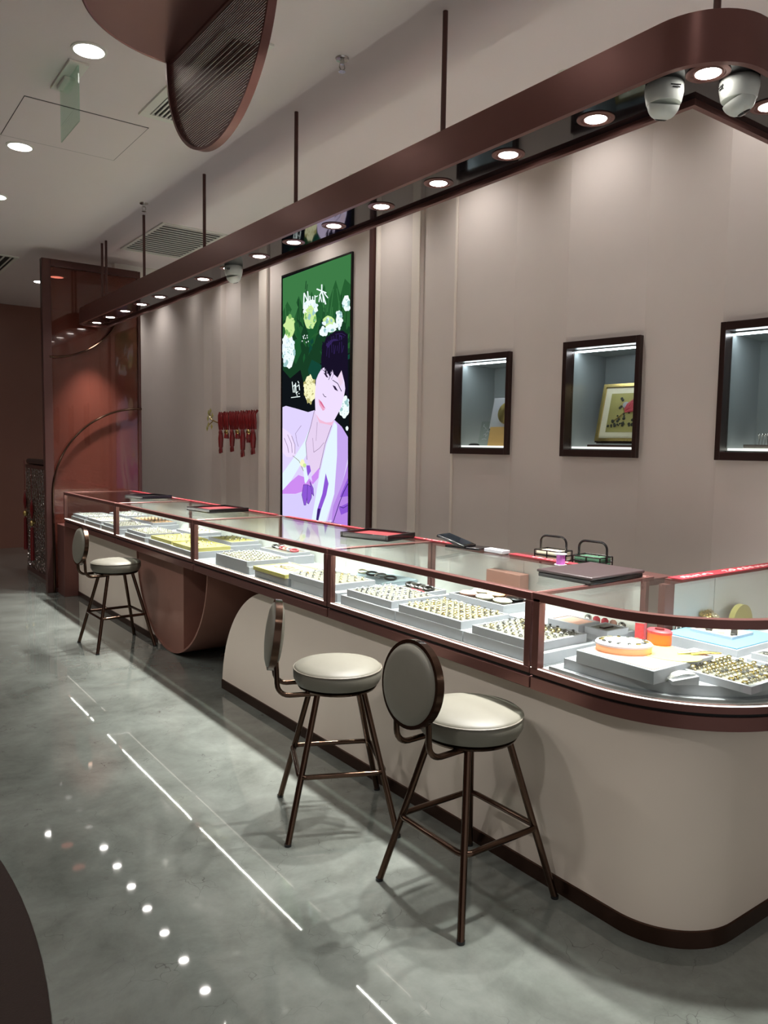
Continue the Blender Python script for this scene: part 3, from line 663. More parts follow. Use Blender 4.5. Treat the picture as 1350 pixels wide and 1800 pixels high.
('s_shirt', [(0.126,2.777),(0.137,2.766),(0.152,2.766),(0.164,2.776),(0.164,2.789),(0.153,2.797),(0.135,2.794)]),
('s_dot', [(-0.036,2.72),(-0.018,2.706),(0.005,2.703),(0.031,2.717),(0.026,2.739),(0.007,2.752),(-0.018,2.74)]),
('s_white', [(-0.044,2.735),(-0.033,2.72),(-0.01,2.718),(0.008,2.733),(0.009,2.752),(-0.009,2.764),(-0.031,2.752)]),
('s_shirt', [(0.126,2.808),(0.14,2.796),(0.167,2.8),(0.185,2.81),(0.185,2.821),(0.167,2.825),(0.139,2.823)]),
('s_dot', [(0.136,2.726),(0.144,2.715),(0.163,2.714),(0.177,2.725),(0.176,2.736),(0.163,2.743),(0.148,2.736)]),
('s_white', [(0.133,2.78),(0.138,2.765),(0.155,2.765),(0.168,2.777),(0.168,2.793),(0.156,2.804),(0.137,2.8)]),
('s_shirt', [(-0.068,2.768),(-0.05,2.759),(-0.029,2.76),(-0.009,2.769),(-0.006,2.784),(-0.028,2.788),(-0.053,2.783)]),
('s_dot', [(0.063,2.68),(0.07,2.665),(0.093,2.663),(0.109,2.678),(0.108,2.694),(0.093,2.703),(0.075,2.694)]),
('s_white', [(0.13,2.732),(0.146,2.724),(0.17,2.721),(0.187,2.734),(0.186,2.744),(0.17,2.751),(0.142,2.746)]),
('s_shirt', [(0.14,2.735),(0.148,2.723),(0.171,2.723),(0.189,2.734),(0.192,2.75),(0.173,2.759),(0.148,2.75)]),
('s_dot', [(-0.001,2.708),(0.007,2.696),(0.023,2.693),(0.037,2.705),(0.035,2.719),(0.024,2.731),(0.003,2.726)]),
('s_white', [(0.133,2.781),(0.149,2.765),(0.174,2.762),(0.19,2.78),(0.198,2.801),(0.174,2.807),(0.149,2.8)]),
('s_shirt', [(-0.016,2.78),(-0.006,2.767),(0.008,2.765),(0.022,2.776),(0.019,2.792),(0.01,2.808),(-0.006,2.796)]),
('s_dot', [(0.051,2.699),(0.06,2.685),(0.082,2.685),(0.095,2.698),(0.103,2.714),(0.083,2.721),(0.064,2.712)]),
('s_white', [(0.137,2.741),(0.143,2.731),(0.17,2.732),(0.196,2.741),(0.196,2.755),(0.17,2.757),(0.144,2.752)]),
('s_lime', [(0.138,2.724),(0.141,2.71),(0.159,2.713),(0.177,2.72),(0.174,2.736),(0.16,2.744),(0.145,2.736)]),
('s_leafl', [(0.037,2.603),(0.042,2.585),(0.07,2.587),(0.09,2.6),(0.087,2.616),(0.07,2.624),(0.043,2.621)]),
('s_lime', [(-0.007,2.613),(0.002,2.599),(0.027,2.598),(0.046,2.611),(0.042,2.625),(0.026,2.63),(0.005,2.627)]),
('s_lime', [(0.063,2.62),(0.074,2.608),(0.102,2.612),(0.127,2.62),(0.122,2.634),(0.102,2.638),(0.08,2.633)]),
('s_leafl', [(-0.025,2.646),(-0.012,2.633),(0.004,2.628),(0.019,2.642),(0.018,2.66),(0.005,2.67),(-0.012,2.664)]),
('s_lime', [(0.08,2.733),(0.086,2.722),(0.102,2.723),(0.117,2.731),(0.114,2.744),(0.103,2.752),(0.086,2.747)]),
('s_lime', [(0.01,2.596),(0.018,2.582),(0.038,2.581),(0.05,2.594),(0.056,2.611),(0.039,2.621),(0.019,2.612)]),
('s_leafl', [(0.105,2.706),(0.11,2.688),(0.14,2.686),(0.158,2.704),(0.165,2.725),(0.139,2.731),(0.116,2.722)]),
('s_lime', [(0.066,2.734),(0.071,2.719),(0.095,2.716),(0.114,2.732),(0.114,2.749),(0.096,2.76),(0.072,2.75)]),
('s_lime', [(0.129,2.677),(0.133,2.665),(0.16,2.666),(0.178,2.677),(0.184,2.692),(0.161,2.699),(0.135,2.69)]),
('s_leafl', [(-0.038,2.667),(-0.034,2.654),(-0.01,2.653),(0.007,2.666),(0.009,2.679),(-0.009,2.686),(-0.031,2.679)]),
('s_lime', [(0.077,2.742),(0.087,2.733),(0.105,2.731),(0.118,2.742),(0.12,2.753),(0.105,2.758),(0.086,2.754)]),
('s_lime', [(0.11,2.703),(0.114,2.689),(0.129,2.69),(0.14,2.7),(0.143,2.715),(0.131,2.727),(0.113,2.72)]),
('s_leafl', [(0.128,2.687),(0.131,2.672),(0.148,2.676),(0.165,2.683),(0.162,2.698),(0.149,2.705),(0.135,2.699)]),
('s_white', [(-0.349,2.575),(-0.342,2.564),(-0.323,2.558),(-0.306,2.572),(-0.306,2.589),(-0.322,2.599),(-0.341,2.588)]),
('s_shirt', [(-0.249,2.63),(-0.237,2.619),(-0.221,2.615),(-0.211,2.628),(-0.207,2.644),(-0.222,2.649),(-0.237,2.646)]),
('s_dot', [(-0.208,2.54),(-0.196,2.528),(-0.174,2.524),(-0.159,2.539),(-0.156,2.554),(-0.174,2.563),(-0.196,2.555)]),
('s_white', [(-0.354,2.555),(-0.343,2.545),(-0.321,2.542),(-0.303,2.553),(-0.304,2.567),(-0.322,2.572),(-0.339,2.566)]),
('s_shirt', [(-0.182,2.605),(-0.179,2.591),(-0.151,2.592),(-0.132,2.604),(-0.129,2.618),(-0.152,2.621),(-0.176,2.617)]),
('s_dot', [(-0.228,2.625),(-0.222,2.613),(-0.205,2.616),(-0.195,2.624),(-0.195,2.634),(-0.204,2.643),(-0.219,2.636)]),
('s_white', [(-0.17,2.57),(-0.156,2.562),(-0.138,2.559),(-0.119,2.568),(-0.124,2.581),(-0.138,2.586),(-0.158,2.583)]),
('s_shirt', [(-0.22,2.527),(-0.216,2.508),(-0.2,2.509),(-0.186,2.521),(-0.188,2.539),(-0.2,2.548),(-0.214,2.544)]),
('s_dot', [(-0.298,2.613),(-0.293,2.602),(-0.278,2.599),(-0.264,2.61),(-0.264,2.625),(-0.278,2.631),(-0.291,2.625)]),
('s_white', [(-0.355,2.558),(-0.351,2.543),(-0.334,2.542),(-0.321,2.554),(-0.32,2.571),(-0.334,2.579),(-0.349,2.573)]),
('s_shirt', [(-0.256,2.544),(-0.253,2.527),(-0.228,2.529),(-0.208,2.541),(-0.21,2.556),(-0.228,2.562),(-0.253,2.561)]),
('s_dot', [(-0.328,2.531),(-0.317,2.521),(-0.294,2.522),(-0.269,2.53),(-0.274,2.542),(-0.294,2.545),(-0.317,2.542)]),
('s_white', [(-0.38,2.561),(-0.376,2.543),(-0.353,2.544),(-0.335,2.557),(-0.336,2.575),(-0.352,2.584),(-0.372,2.577)]),
('s_shirt', [(-0.241,2.604),(-0.223,2.598),(-0.202,2.599),(-0.179,2.606),(-0.181,2.617),(-0.2,2.623),(-0.225,2.617)]),
('s_dot', [(-0.239,2.606),(-0.222,2.596),(-0.205,2.595),(-0.185,2.603),(-0.182,2.622),(-0.203,2.627),(-0.226,2.623)]),
('s_white', [(-0.195,2.601),(-0.19,2.587),(-0.172,2.583),(-0.158,2.597),(-0.156,2.614),(-0.172,2.62),(-0.19,2.616)]),
('s_white', [(-0.399,2.661),(-0.391,2.649),(-0.37,2.65),(-0.352,2.66),(-0.349,2.675),(-0.368,2.683),(-0.39,2.674)]),
('s_shirt', [(-0.426,2.564),(-0.423,2.548),(-0.407,2.548),(-0.395,2.56),(-0.394,2.575),(-0.407,2.58),(-0.422,2.579)]),
('s_dot', [(-0.419,2.658),(-0.411,2.648),(-0.393,2.648),(-0.374,2.657),(-0.374,2.671),(-0.391,2.678),(-0.41,2.669)]),
('s_white', [(-0.42,2.661),(-0.412,2.65),(-0.397,2.648),(-0.381,2.658),(-0.381,2.675),(-0.395,2.685),(-0.411,2.675)]),
('s_shirt', [(-0.449,2.644),(-0.446,2.625),(-0.422,2.621),(-0.41,2.64),(-0.405,2.66),(-0.421,2.674),(-0.442,2.661)]),
('s_dot', [(-0.441,2.658),(-0.438,2.647),(-0.419,2.648),(-0.406,2.657),(-0.404,2.669),(-0.417,2.677),(-0.434,2.669)]),
('s_white', [(-0.464,2.591),(-0.452,2.581),(-0.438,2.581),(-0.421,2.588),(-0.425,2.602),(-0.437,2.608),(-0.455,2.607)]),
('s_shirt', [(-0.423,2.534),(-0.418,2.522),(-0.401,2.521),(-0.389,2.531),(-0.387,2.545),(-0.401,2.55),(-0.419,2.548)]),
('s_dot', [(-0.456,2.627),(-0.448,2.619),(-0.429,2.62),(-0.406,2.627),(-0.406,2.64),(-0.426,2.645),(-0.449,2.638)]),
('s_white', [(-0.438,2.566),(-0.433,2.55),(-0.42,2.542),(-0.411,2.56),(-0.406,2.581),(-0.42,2.588),(-0.434,2.585)]),
('s_white', [(-0.568,2.679),(-0.56,2.667),(-0.543,2.668),(-0.531,2.678),(-0.528,2.691),(-0.543,2.694),(-0.56,2.694)]),
('s_shirt', [(-0.508,2.691),(-0.503,2.682),(-0.487,2.682),(-0.475,2.691),(-0.475,2.701),(-0.486,2.707),(-0.504,2.704)]),
('s_dot', [(-0.484,2.707),(-0.481,2.696),(-0.461,2.697),(-0.448,2.706),(-0.446,2.718),(-0.46,2.725),(-0.478,2.718)]),
('s_white', [(-0.5,2.691),(-0.495,2.677),(-0.482,2.676),(-0.471,2.687),(-0.469,2.703),(-0.482,2.709),(-0.496,2.708)]),
('s_shirt', [(-0.56,2.678),(-0.554,2.665),(-0.541,2.66),(-0.527,2.672),(-0.526,2.692),(-0.539,2.704),(-0.557,2.697)]),
('s_dot', [(-0.559,2.704),(-0.554,2.688),(-0.539,2.685),(-0.525,2.698),(-0.526,2.718),(-0.538,2.73),(-0.553,2.721)]),
('s_white', [(-0.569,2.688),(-0.56,2.679),(-0.547,2.677),(-0.539,2.687),(-0.537,2.697),(-0.546,2.704),(-0.559,2.697)]),
('s_shirt', [(-0.478,2.736),(-0.47,2.721),(-0.454,2.718),(-0.44,2.732),(-0.445,2.747),(-0.454,2.756),(-0.469,2.753)]),
('s_dot', [(-0.565,2.728),(-0.553,2.719),(-0.535,2.719),(-0.518,2.728),(-0.523,2.739),(-0.534,2.746),(-0.555,2.741)]),
('s_white', [(-0.549,2.757),(-0.54,2.748),(-0.525,2.748),(-0.512,2.757),(-0.511,2.769),(-0.525,2.773),(-0.539,2.769)]),
('s_cream', [(0.031,2.163),(0.041,2.151),(0.061,2.15),(0.075,2.159),(0.079,2.173),(0.061,2.178),(0.044,2.173)]),
('s_dot2', [(-0.024,2.003),(-0.011,1.99),(0.012,1.988),(0.031,1.998),(0.03,2.014),(0.013,2.022),(-0.009,2.017)]),
('s_cream', [(0.106,2.073),(0.122,2.062),(0.146,2.058),(0.161,2.07),(0.166,2.082),(0.146,2.089),(0.119,2.086)]),
('s_cream', [(0.022,1.979),(0.032,1.967),(0.046,1.963),(0.058,1.973),(0.063,1.991),(0.047,1.999),(0.03,1.995)]),
('s_dot2', [(0.059,1.958),(0.064,1.942),(0.088,1.939),(0.103,1.953),(0.111,1.971),(0.088,1.979),(0.066,1.974)]),
('s_cream', [(0.096,2.128),(0.106,2.112),(0.125,2.111),(0.144,2.12),(0.142,2.14),(0.127,2.153),(0.107,2.146)]),
('s_cream', [(-0.015,2.05),(-0.005,2.04),(0.011,2.039),(0.027,2.046),(0.026,2.059),(0.011,2.063),(-0.006,2.063)]),
('s_dot2', [(0.03,1.937),(0.034,1.923),(0.052,1.92),(0.066,1.931),(0.063,1.944),(0.052,1.954),(0.035,1.951)]),
('s_cream', [(-0.056,2.011),(-0.044,1.992),(-0.018,1.984),(-0.002,2.004),(-0.001,2.023),(-0.02,2.032),(-0.041,2.028)]),
('s_cream', [(0.015,2.122),(0.028,2.108),(0.053,2.106),(0.075,2.117),(0.068,2.132),(0.053,2.14),(0.031,2.136)]),
('s_dot2', [(0.103,2.015),(0.118,1.997),(0.144,1.996),(0.166,2.008),(0.169,2.029),(0.146,2.041),(0.121,2.032)]),
('s_cream', [(0.095,1.98),(0.098,1.961),(0.116,1.958),(0.128,1.972),(0.132,1.992),(0.117,2.004),(0.097,2.002)]),
('s_cream', [(-0.021,2.117),(-0.016,2.097),(0.012,2.093),(0.036,2.108),(0.034,2.132),(0.011,2.141),(-0.011,2.134)]),
('s_dot2', [(0.069,2.121),(0.084,2.107),(0.106,2.105),(0.13,2.114),(0.128,2.134),(0.107,2.142),(0.083,2.138)]),
('s_cream', [(0.109,2.019),(0.12,2.005),(0.145,2.003),(0.16,2.015),(0.159,2.028),(0.145,2.039),(0.121,2.035)]),
('s_cream', [(0.074,2.121),(0.083,2.106),(0.106,2.105),(0.127,2.115),(0.129,2.134),(0.108,2.146),(0.086,2.135)]),
('s_dot2', [(0.12,2.111),(0.137,2.099),(0.158,2.091),(0.177,2.105),(0.177,2.123),(0.157,2.131),(0.134,2.128)]),
('s_cream', [(-0.016,1.987),(-0.006,1.969),(0.012,1.962),(0.025,1.979),(0.027,1.999),(0.012,2.008),(-0.007,2.009)]),
('s_cream', [(0.042,2.163),(0.045,2.144),(0.061,2.142),(0.071,2.156),(0.074,2.174),(0.062,2.189),(0.045,2.181)]),
('s_dot2', [(0.075,1.956),(0.085,1.941),(0.102,1.93),(0.114,1.949),(0.116,1.967),(0.103,1.983),(0.085,1.973)]),
('s_cream', [(0.124,2.091),(0.134,2.076),(0.159,2.075),(0.178,2.086),(0.175,2.101),(0.159,2.109),(0.134,2.108)]),
('s_cream', [(-0.012,2.065),(-0.001,2.055),(0.014,2.053),(0.03,2.06),(0.026,2.073),(0.016,2.085),(-0.002,2.078)]),
('s_dot2', [(-0.027,2.118),(-0.019,2.103),(-0.004,2.101),(0.012,2.11),(0.011,2.13),(-0.003,2.139),(-0.022,2.138)]),
('s_cream', [(0.016,1.97),(0.025,1.957),(0.041,1.957),(0.052,1.965),(0.056,1.98),(0.042,1.986),(0.024,1.986)]),
('s_white', [(-0.582,1.846),(-0.573,1.832),(-0.557,1.828),(-0.539,1.837),(-0.544,1.854),(-0.556,1.864),(-0.576,1.864)]),
('s_shirt', [(-0.572,1.934),(-0.56,1.919),(-0.538,1.917),(-0.521,1.928),(-0.524,1.942),(-0.538,1.95),(-0.557,1.948)]),
('s_dot', [(-0.477,1.867),(-0.467,1.85),(-0.442,1.851),(-0.419,1.859),(-0.417,1.878),(-0.441,1.884),(-0.461,1.879)]),
('s_white', [(-0.539,1.958),(-0.527,1.947),(-0.509,1.945),(-0.492,1.953),(-0.488,1.968),(-0.508,1.973),(-0.531,1.974)]),
('s_shirt', [(-0.588,1.86),(-0.581,1.841),(-0.564,1.84),(-0.55,1.851),(-0.552,1.87),(-0.562,1.884),(-0.577,1.874)]),
('s_dot', [(-0.553,1.926),(-0.547,1.911),(-0.535,1.906),(-0.527,1.919),(-0.525,1.936),(-0.534,1.95),(-0.55,1.947)]),
('s_white', [(-0.466,1.941),(-0.456,1.927),(-0.437,1.925),(-0.418,1.934),(-0.421,1.951),(-0.435,1.964),(-0.456,1.956)]),
('s_shirt', [(-0.458,1.914),(-0.453,1.903),(-0.433,1.903),(-0.415,1.909),(-0.412,1.923),(-0.432,1.928),(-0.454,1.927)]),
('s_dot', [(-0.458,1.938),(-0.446,1.924),(-0.429,1.918),(-0.413,1.93),(-0.414,1.948),(-0.428,1.96),(-0.45,1.957)]),
('s_white', [(-0.528,1.956),(-0.523,1.938),(-0.508,1.941),(-0.497,1.95),(-0.492,1.968),(-0.506,1.976),(-0.522,1.973)]),
('s_shirt', [(-0.469,1.915),(-0.458,1.901),(-0.439,1.896),(-0.427,1.909),(-0.423,1.926),(-0.439,1.935),(-0.458,1.932)]),
('s_dot', [(-0.549,1.913),(-0.541,1.899),(-0.52,1.899),(-0.503,1.907),(-0.497,1.925),(-0.518,1.935),(-0.543,1.93)]),
('s_white', [(-0.539,1.833),(-0.53,1.82),(-0.513,1.814),(-0.499,1.826),(-0.501,1.841),(-0.512,1.853),(-0.528,1.844)]),
('s_shirt', [(-0.467,1.911),(-0.461,1.897),(-0.447,1.895),(-0.433,1.903),(-0.434,1.921),(-0.447,1.927),(-0.458,1.923)]),
('s_dot', [(-0.565,1.893),(-0.556,1.884),(-0.544,1.881),(-0.531,1.888),(-0.533,1.9),(-0.543,1.908),(-0.559,1.906)]),
('s_white', [(-0.532,1.949),(-0.523,1.937),(-0.503,1.935),(-0.487,1.944),(-0.485,1.959),(-0.503,1.964),(-0.523,1.963)]),
('s_dot', [(0.433,2.428),(0.438,2.42),(0.446,2.424),(0.446,2.434),(0.438,2.436)]),
('s_dot', [(0.363,2.412),(0.368,2.405),(0.376,2.408),(0.376,2.417),(0.368,2.42)]),
('s_dot', [(0.43,2.402),(0.434,2.395),(0.441,2.399),(0.441,2.408),(0.434,2.41)]),
('s_dot', [(0.397,2.447),(0.403,2.441),(0.412,2.444),(0.412,2.453),(0.403,2.455)]),
('s_dot', [(0.426,2.5),(0.431,2.497),(0.44,2.499),(0.44,2.504),(0.431,2.504)]),
('s_dot', [(0.425,2.459),(0.431,2.454),(0.441,2.457),(0.442,2.465),(0.432,2.466)]),
('s_dot', [(0.395,2.484),(0.4,2.477),(0.407,2.48),(0.407,2.49),(0.4,2.492)]),
('s_dot', [(0.378,2.332),(0.382,2.327),(0.389,2.329),(0.389,2.336),(0.382,2.337)]),
('s_dot', [(0.456,2.417),(0.463,2.41),(0.474,2.414),(0.475,2.424),(0.463,2.426)]),
('s_dot', [(0.436,2.515),(0.444,2.509),(0.457,2.513),(0.457,2.522),(0.444,2.523)]),
('s_dot', [(0.523,2.42),(0.528,2.416),(0.537,2.419),(0.537,2.424),(0.528,2.425)]),
('s_dot', [(0.478,2.501),(0.482,2.496),(0.489,2.499),(0.49,2.505),(0.482,2.506)]),
('s_dot', [(0.423,2.339),(0.427,2.335),(0.434,2.337),(0.434,2.343),(0.427,2.344)]),
('s_dot', [(0.491,2.309),(0.495,2.304),(0.501,2.306),(0.501,2.313),(0.495,2.315)]),
('s_dot', [(0.442,2.411),(0.447,2.404),(0.456,2.408),(0.456,2.417),(0.447,2.419)]),
('s_dot', [(0.465,2.462),(0.471,2.459),(0.48,2.461),(0.481,2.466),(0.471,2.467)]),
('s_dot', [(0.459,2.458),(0.463,2.453),(0.471,2.456),(0.471,2.462),(0.464,2.464)]),
('s_dot', [(0.479,2.375),(0.483,2.371),(0.489,2.373),(0.489,2.378),(0.483,2.379)]),
('s_dot', [(0.37,2.444),(0.375,2.439),(0.382,2.442),(0.382,2.448),(0.375,2.449)]),
('s_dot', [(0.452,2.534),(0.457,2.529),(0.467,2.532),(0.467,2.539),(0.458,2.54)]),
('s_dot', [(0.498,2.314),(0.505,2.31),(0.517,2.312),(0.517,2.319),(0.505,2.32)]),
('s_dot', [(0.491,2.462),(0.499,2.457),(0.51,2.46),(0.51,2.467),(0.499,2.468)]),
('s_dot', [(0.387,2.39),(0.395,2.383),(0.407,2.387),(0.407,2.397),(0.395,2.398)]),
('s_dot', [(0.459,2.442),(0.465,2.437),(0.474,2.44),(0.474,2.447),(0.465,2.448)]),
('s_dot', [(0.526,2.4),(0.53,2.395),(0.537,2.398),(0.537,2.405),(0.53,2.406)]),
('s_dot', [(0.43,2.354),(0.436,2.349),(0.446,2.352),(0.446,2.358),(0.436,2.36)]),
('s_dot2', [(0.005,2.014),(0.009,2.006),(0.017,2.01),(0.017,2.019),(0.009,2.022)]),
('s_dot2', [(0.002,2.121),(0.008,2.115),(0.019,2.118),(0.019,2.126),(0.009,2.127)]),
('s_dot2', [(0.031,2.099),(0.035,2.094),(0.042,2.096),(0.042,2.103),(0.035,2.105)]),
('s_dot2', [(0.122,2.079),(0.126,2.072),(0.133,2.075),(0.133,2.083),(0.126,2.086)]),
('s_dot2', [(0.098,2.099),(0.104,2.096),(0.115,2.098),(0.115,2.102),(0.105,2.103)]),
('s_dot2', [(0.095,2.04),(0.1,2.037),(0.109,2.039),(0.109,2.043),(0.101,2.044)]),
('s_dot2', [(0.094,2.007),(0.1,2.001),(0.109,2.003),(0.109,2.011),(0.1,2.013)]),
('s_dot2', [(0.085,2.097),(0.091,2.093),(0.102,2.095),(0.102,2.101),(0.092,2.103)]),
('s_dot2', [(0.055,2.154),(0.06,2.15),(0.067,2.152),(0.067,2.157),(0.06,2.158)]),
('s_dot2', [(0.061,1.969),(0.065,1.962),(0.073,1.965),(0.073,1.974),(0.065,1.976)]),
('s_dot2', [(0.061,2.037),(0.065,2.032),(0.071,2.034),(0.071,2.04),(0.065,2.041)]),
('s_dot2', [(0.11,1.995),(0.117,1.988),(0.128,1.991),(0.128,2.001),(0.117,2.003)]),
('s_dot2', [(0.015,2.043),(0.018,2.039),(0.024,2.041),(0.024,2.046),(0.018,2.048)]),
('s_dot2', [(0.113,2.067),(0.12,2.064),(0.132,2.066),(0.132,2.071),(0.12,2.071)]),
('s_dot2', [(0.051,2.061),(0.058,2.057),(0.07,2.059),(0.07,2.065),(0.058,2.066)]),
('s_dot2', [(0.054,1.972),(0.059,1.968),(0.068,1.97),(0.068,1.975),(0.059,1.976)]),
('s_dot2', [(0.102,2.128),(0.107,2.122),(0.115,2.125),(0.115,2.134),(0.107,2.136)]),
('s_dot2', [(0.012,2.117),(0.017,2.112),(0.026,2.115),(0.026,2.122),(0.017,2.123)]),
('s_dot2', [(0.02,2.12),(0.025,2.116),(0.033,2.118),(0.033,2.123),(0.025,2.124)]),
('s_dot2', [(0.037,2.112),(0.043,2.108),(0.053,2.11),(0.054,2.117),(0.043,2.118)]),
('s_dot2', [(0.016,2.034),(0.02,2.027),(0.027,2.03),(0.027,2.038),(0.02,2.04)]),
('s_dot2', [(0.106,2.032),(0.112,2.027),(0.122,2.029),(0.122,2.036),(0.112,2.037)]),
('s_dot2', [(0.09,2.095),(0.094,2.09),(0.1,2.092),(0.1,2.099),(0.094,2.101)]),
('s_dot2', [(0.053,2.108),(0.057,2.102),(0.064,2.105),(0.064,2.114),(0.057,2.116)]),
('s_dot2', [(0.026,2.137),(0.031,2.131),(0.038,2.134),(0.038,2.142),(0.031,2.144)]),
('s_dot2', [(0.121,2.016),(0.127,2.01),(0.137,2.013),(0.137,2.021),(0.127,2.023)]),
('s_dot2', [(0.056,1.986),(0.063,1.983),(0.075,1.985),(0.075,1.989),(0.063,1.99)]),
('s_dot2', [(0.026,2.135),(0.03,2.129),(0.036,2.131),(0.036,2.139),(0.03,2.141)]),
('s_dot2', [(0.02,2.11),(0.024,2.106),(0.03,2.108),(0.03,2.113),(0.024,2.115)]),
('s_dot2', [(0.043,2.122),(0.048,2.119),(0.057,2.121),(0.057,2.126),(0.048,2.126)]),
('s_dot', [(0.076,2.725),(0.081,2.722),(0.089,2.724),(0.089,2.729),(0.081,2.729)]),
('s_dot', [(0.101,2.68),(0.108,2.676),(0.119,2.679),(0.119,2.685),(0.108,2.685)]),
('s_dot', [(0.137,2.677),(0.144,2.673),(0.155,2.676),(0.155,2.683),(0.144,2.683)]),
('s_dot', [(0.061,2.608),(0.067,2.604),(0.077,2.607),(0.077,2.612),(0.067,2.613)]),
('s_dot', [(0.014,2.707),(0.018,2.702),(0.024,2.705),(0.024,2.711),(0.018,2.713)]),
('s_dot', [(0.095,2.693),(0.1,2.688),(0.109,2.691),(0.109,2.698),(0.1,2.699)]),
('s_dot', [(0.117,2.627),(0.121,2.624),(0.127,2.626),(0.127,2.631),(0.121,2.632)]),
('s_dot', [(-0.008,2.76),(-0.002,2.754),(0.008,2.758),(0.008,2.767),(-0.002,2.768)]),
('s_dot', [(0.071,2.681),(0.075,2.675),(0.081,2.678),(0.081,2.687),(0.075,2.689)]),
('s_dot', [(0.046,2.753),(0.051,2.748),(0.06,2.752),(0.06,2.759),(0.052,2.76)]),
('s_dot', [(0.026,2.617),(0.029,2.613),(0.036,2.615),(0.036,2.621),(0.029,2.622)]),
('s_dot', [(0.056,2.796),(0.061,2.79),(0.068,2.794),(0.068,2.802),(0.061,2.803)]),
('s_dot', [(0.073,2.751),(0.079,2.746),(0.089,2.749),(0.089,2.757),(0.079,2.758)]),
('s_dot', [(0.086,2.728),(0.092,2.725),(0.102,2.728),(0.102,2.733),(0.092,2.733)]),
('s_dot', [(0.044,2.593),(0.049,2.588),(0.058,2.591),(0.058,2.598),(0.049,2.599)]),
('s_dot', [(0.052,2.638),(0.056,2.633),(0.064,2.636),(0.064,2.643),(0.056,2.644)]),
('s_dot', [(0.087,2.785),(0.094,2.781),(0.104,2.784),(0.104,2.79),(0.094,2.791)]),
('s_dot', [(-0.017,2.649),(-0.01,2.642),(0.001,2.646),(0.001,2.655),(-0.01,2.657)]),
('s_dot', [(-0.508,1.848),(-0.505,1.844),(-0.5,1.846),(-0.5,1.851),(-0.505,1.853)]),
('s_dot', [(-0.531,1.932),(-0.526,1.928),(-0.518,1.93),(-0.518,1.936),(-0.526,1.937)]),
('s_dot', [(-0.477,1.907),(-0.473,1.902),(-0.468,1.904),(-0.467,1.91),(-0.473,1.912)]),
('s_dot', [(-0.452,1.859),(-0.447,1.854),(-0.438,1.856),(-0.438,1.862),(-0.446,1.863)]),
('s_dot', [(-0.484,1.885),(-0.479,1.88),(-0.47,1.882),(-0.47,1.888),(-0.479,1.89)]),
('s_dot', [(-0.555,1.893),(-0.552,1.889),(-0.546,1.891),(-0.546,1.896),(-0.552,1.897)]),
('s_dot', [(-0.466,1.832),(-0.462,1.828),(-0.455,1.83),(-0.455,1.835),(-0.462,1.837)]),
('s_dot', [(-0.509,1.925),(-0.505,1.92),(-0.498,1.922),(-0.497,1.929),(-0.505,1.931)]),
('s_dot', [(-0.453,1.847),(-0.448,1.841),(-0.44,1.843),(-0.439,1.851),(-0.448,1.852)]),
('s_dot', [(-0.505,1.825),(-0.501,1.82),(-0.496,1.822),(-0.496,1.828),(-0.501,1.83)]),
('s_dot', [(-0.539,1.91),(-0.533,1.905),(-0.523,1.907),(-0.523,1.914),(-0.533,1.915)]),
('s_dot', [(-0.551,1.845),(-0.546,1.839),(-0.538,1.841),(-0.538,1.848),(-0.546,1.85)]),
('s_dot', [(-0.485,1.91),(-0.482,1.905),(-0.475,1.907),(-0.475,1.913),(-0.481,1.915)]),
('s_dot', [(-0.484,1.891),(-0.479,1.885),(-0.472,1.887),(-0.472,1.895),(-0.479,1.897)]),
('s_dot', [(-0.401,2.609),(-0.397,2.607),(-0.39,2.608),(-0.39,2.612),(-0.397,2.613)]),
('s_dot', [(-0.399,2.568),(-0.396,2.563),(-0.39,2.566),(-0.39,2.573),(-0.396,2.574)]),
('s_dot', [(-0.409,2.552),(-0.404,2.547),(-0.396,2.55),(-0.396,2.557),(-0.404,2.559)]),
('s_dot', [(-0.398,2.604),(-0.395,2.598),(-0.39,2.601),(-0.39,2.609),(-0.395,2.611)]),
('s_dot', [(-0.405,2.662),(-0.399,2.656),(-0.389,2.66),(-0.389,2.668),(-0.399,2.669)]),
('s_dot', [(-0.398,2.6),(-0.394,2.596),(-0.388,2.599),(-0.388,2.604),(-0.394,2.606)]),
('s_dot', [(-0.518,2.699),(-0.512,2.695),(-0.503,2.698),(-0.503,2.704),(-0.512,2.704)]),
('s_dot', [(-0.524,2.754),(-0.52,2.75),(-0.513,2.752),(-0.513,2.758),(-0.52,2.759)]),
('s_dot', [(-0.53,2.755),(-0.525,2.752),(-0.518,2.754),(-0.518,2.759),(-0.525,2.759)]),
('s_dot', [(-0.509,2.727),(-0.506,2.723),(-0.501,2.725),(-0.501,2.731),(-0.506,2.732)]),
('s_dot', [(-0.518,2.75),(-0.511,2.747),(-0.501,2.75),(-0.501,2.755),(-0.511,2.755)]),
('s_dot', [(-0.499,2.761),(-0.496,2.755),(-0.491,2.758),(-0.491,2.766),(-0.496,2.768)]),
('s_white', [(0.178,2.529),(0.182,2.523),(0.19,2.523),(0.194,2.53),(0.19,2.537),(0.182,2.536)]),
('s_white', [(0.112,2.53),(0.115,2.524),(0.123,2.525),(0.127,2.532),(0.123,2.538),(0.116,2.537)]),
('s_white', [(0.123,2.472),(0.127,2.466),(0.135,2.467),(0.139,2.474),(0.135,2.48),(0.127,2.479)]),
('s_white', [(0.139,2.509),(0.143,2.503),(0.151,2.504),(0.155,2.511),(0.151,2.517),(0.143,2.516)]),
('s_white', [(0.088,2.477),(0.092,2.471),(0.1,2.472),(0.104,2.478),(0.1,2.485),(0.092,2.484)]),
('s_white', [(0.195,2.491),(0.199,2.485),(0.207,2.485),(0.212,2.492),(0.208,2.498),(0.2,2.498)]),
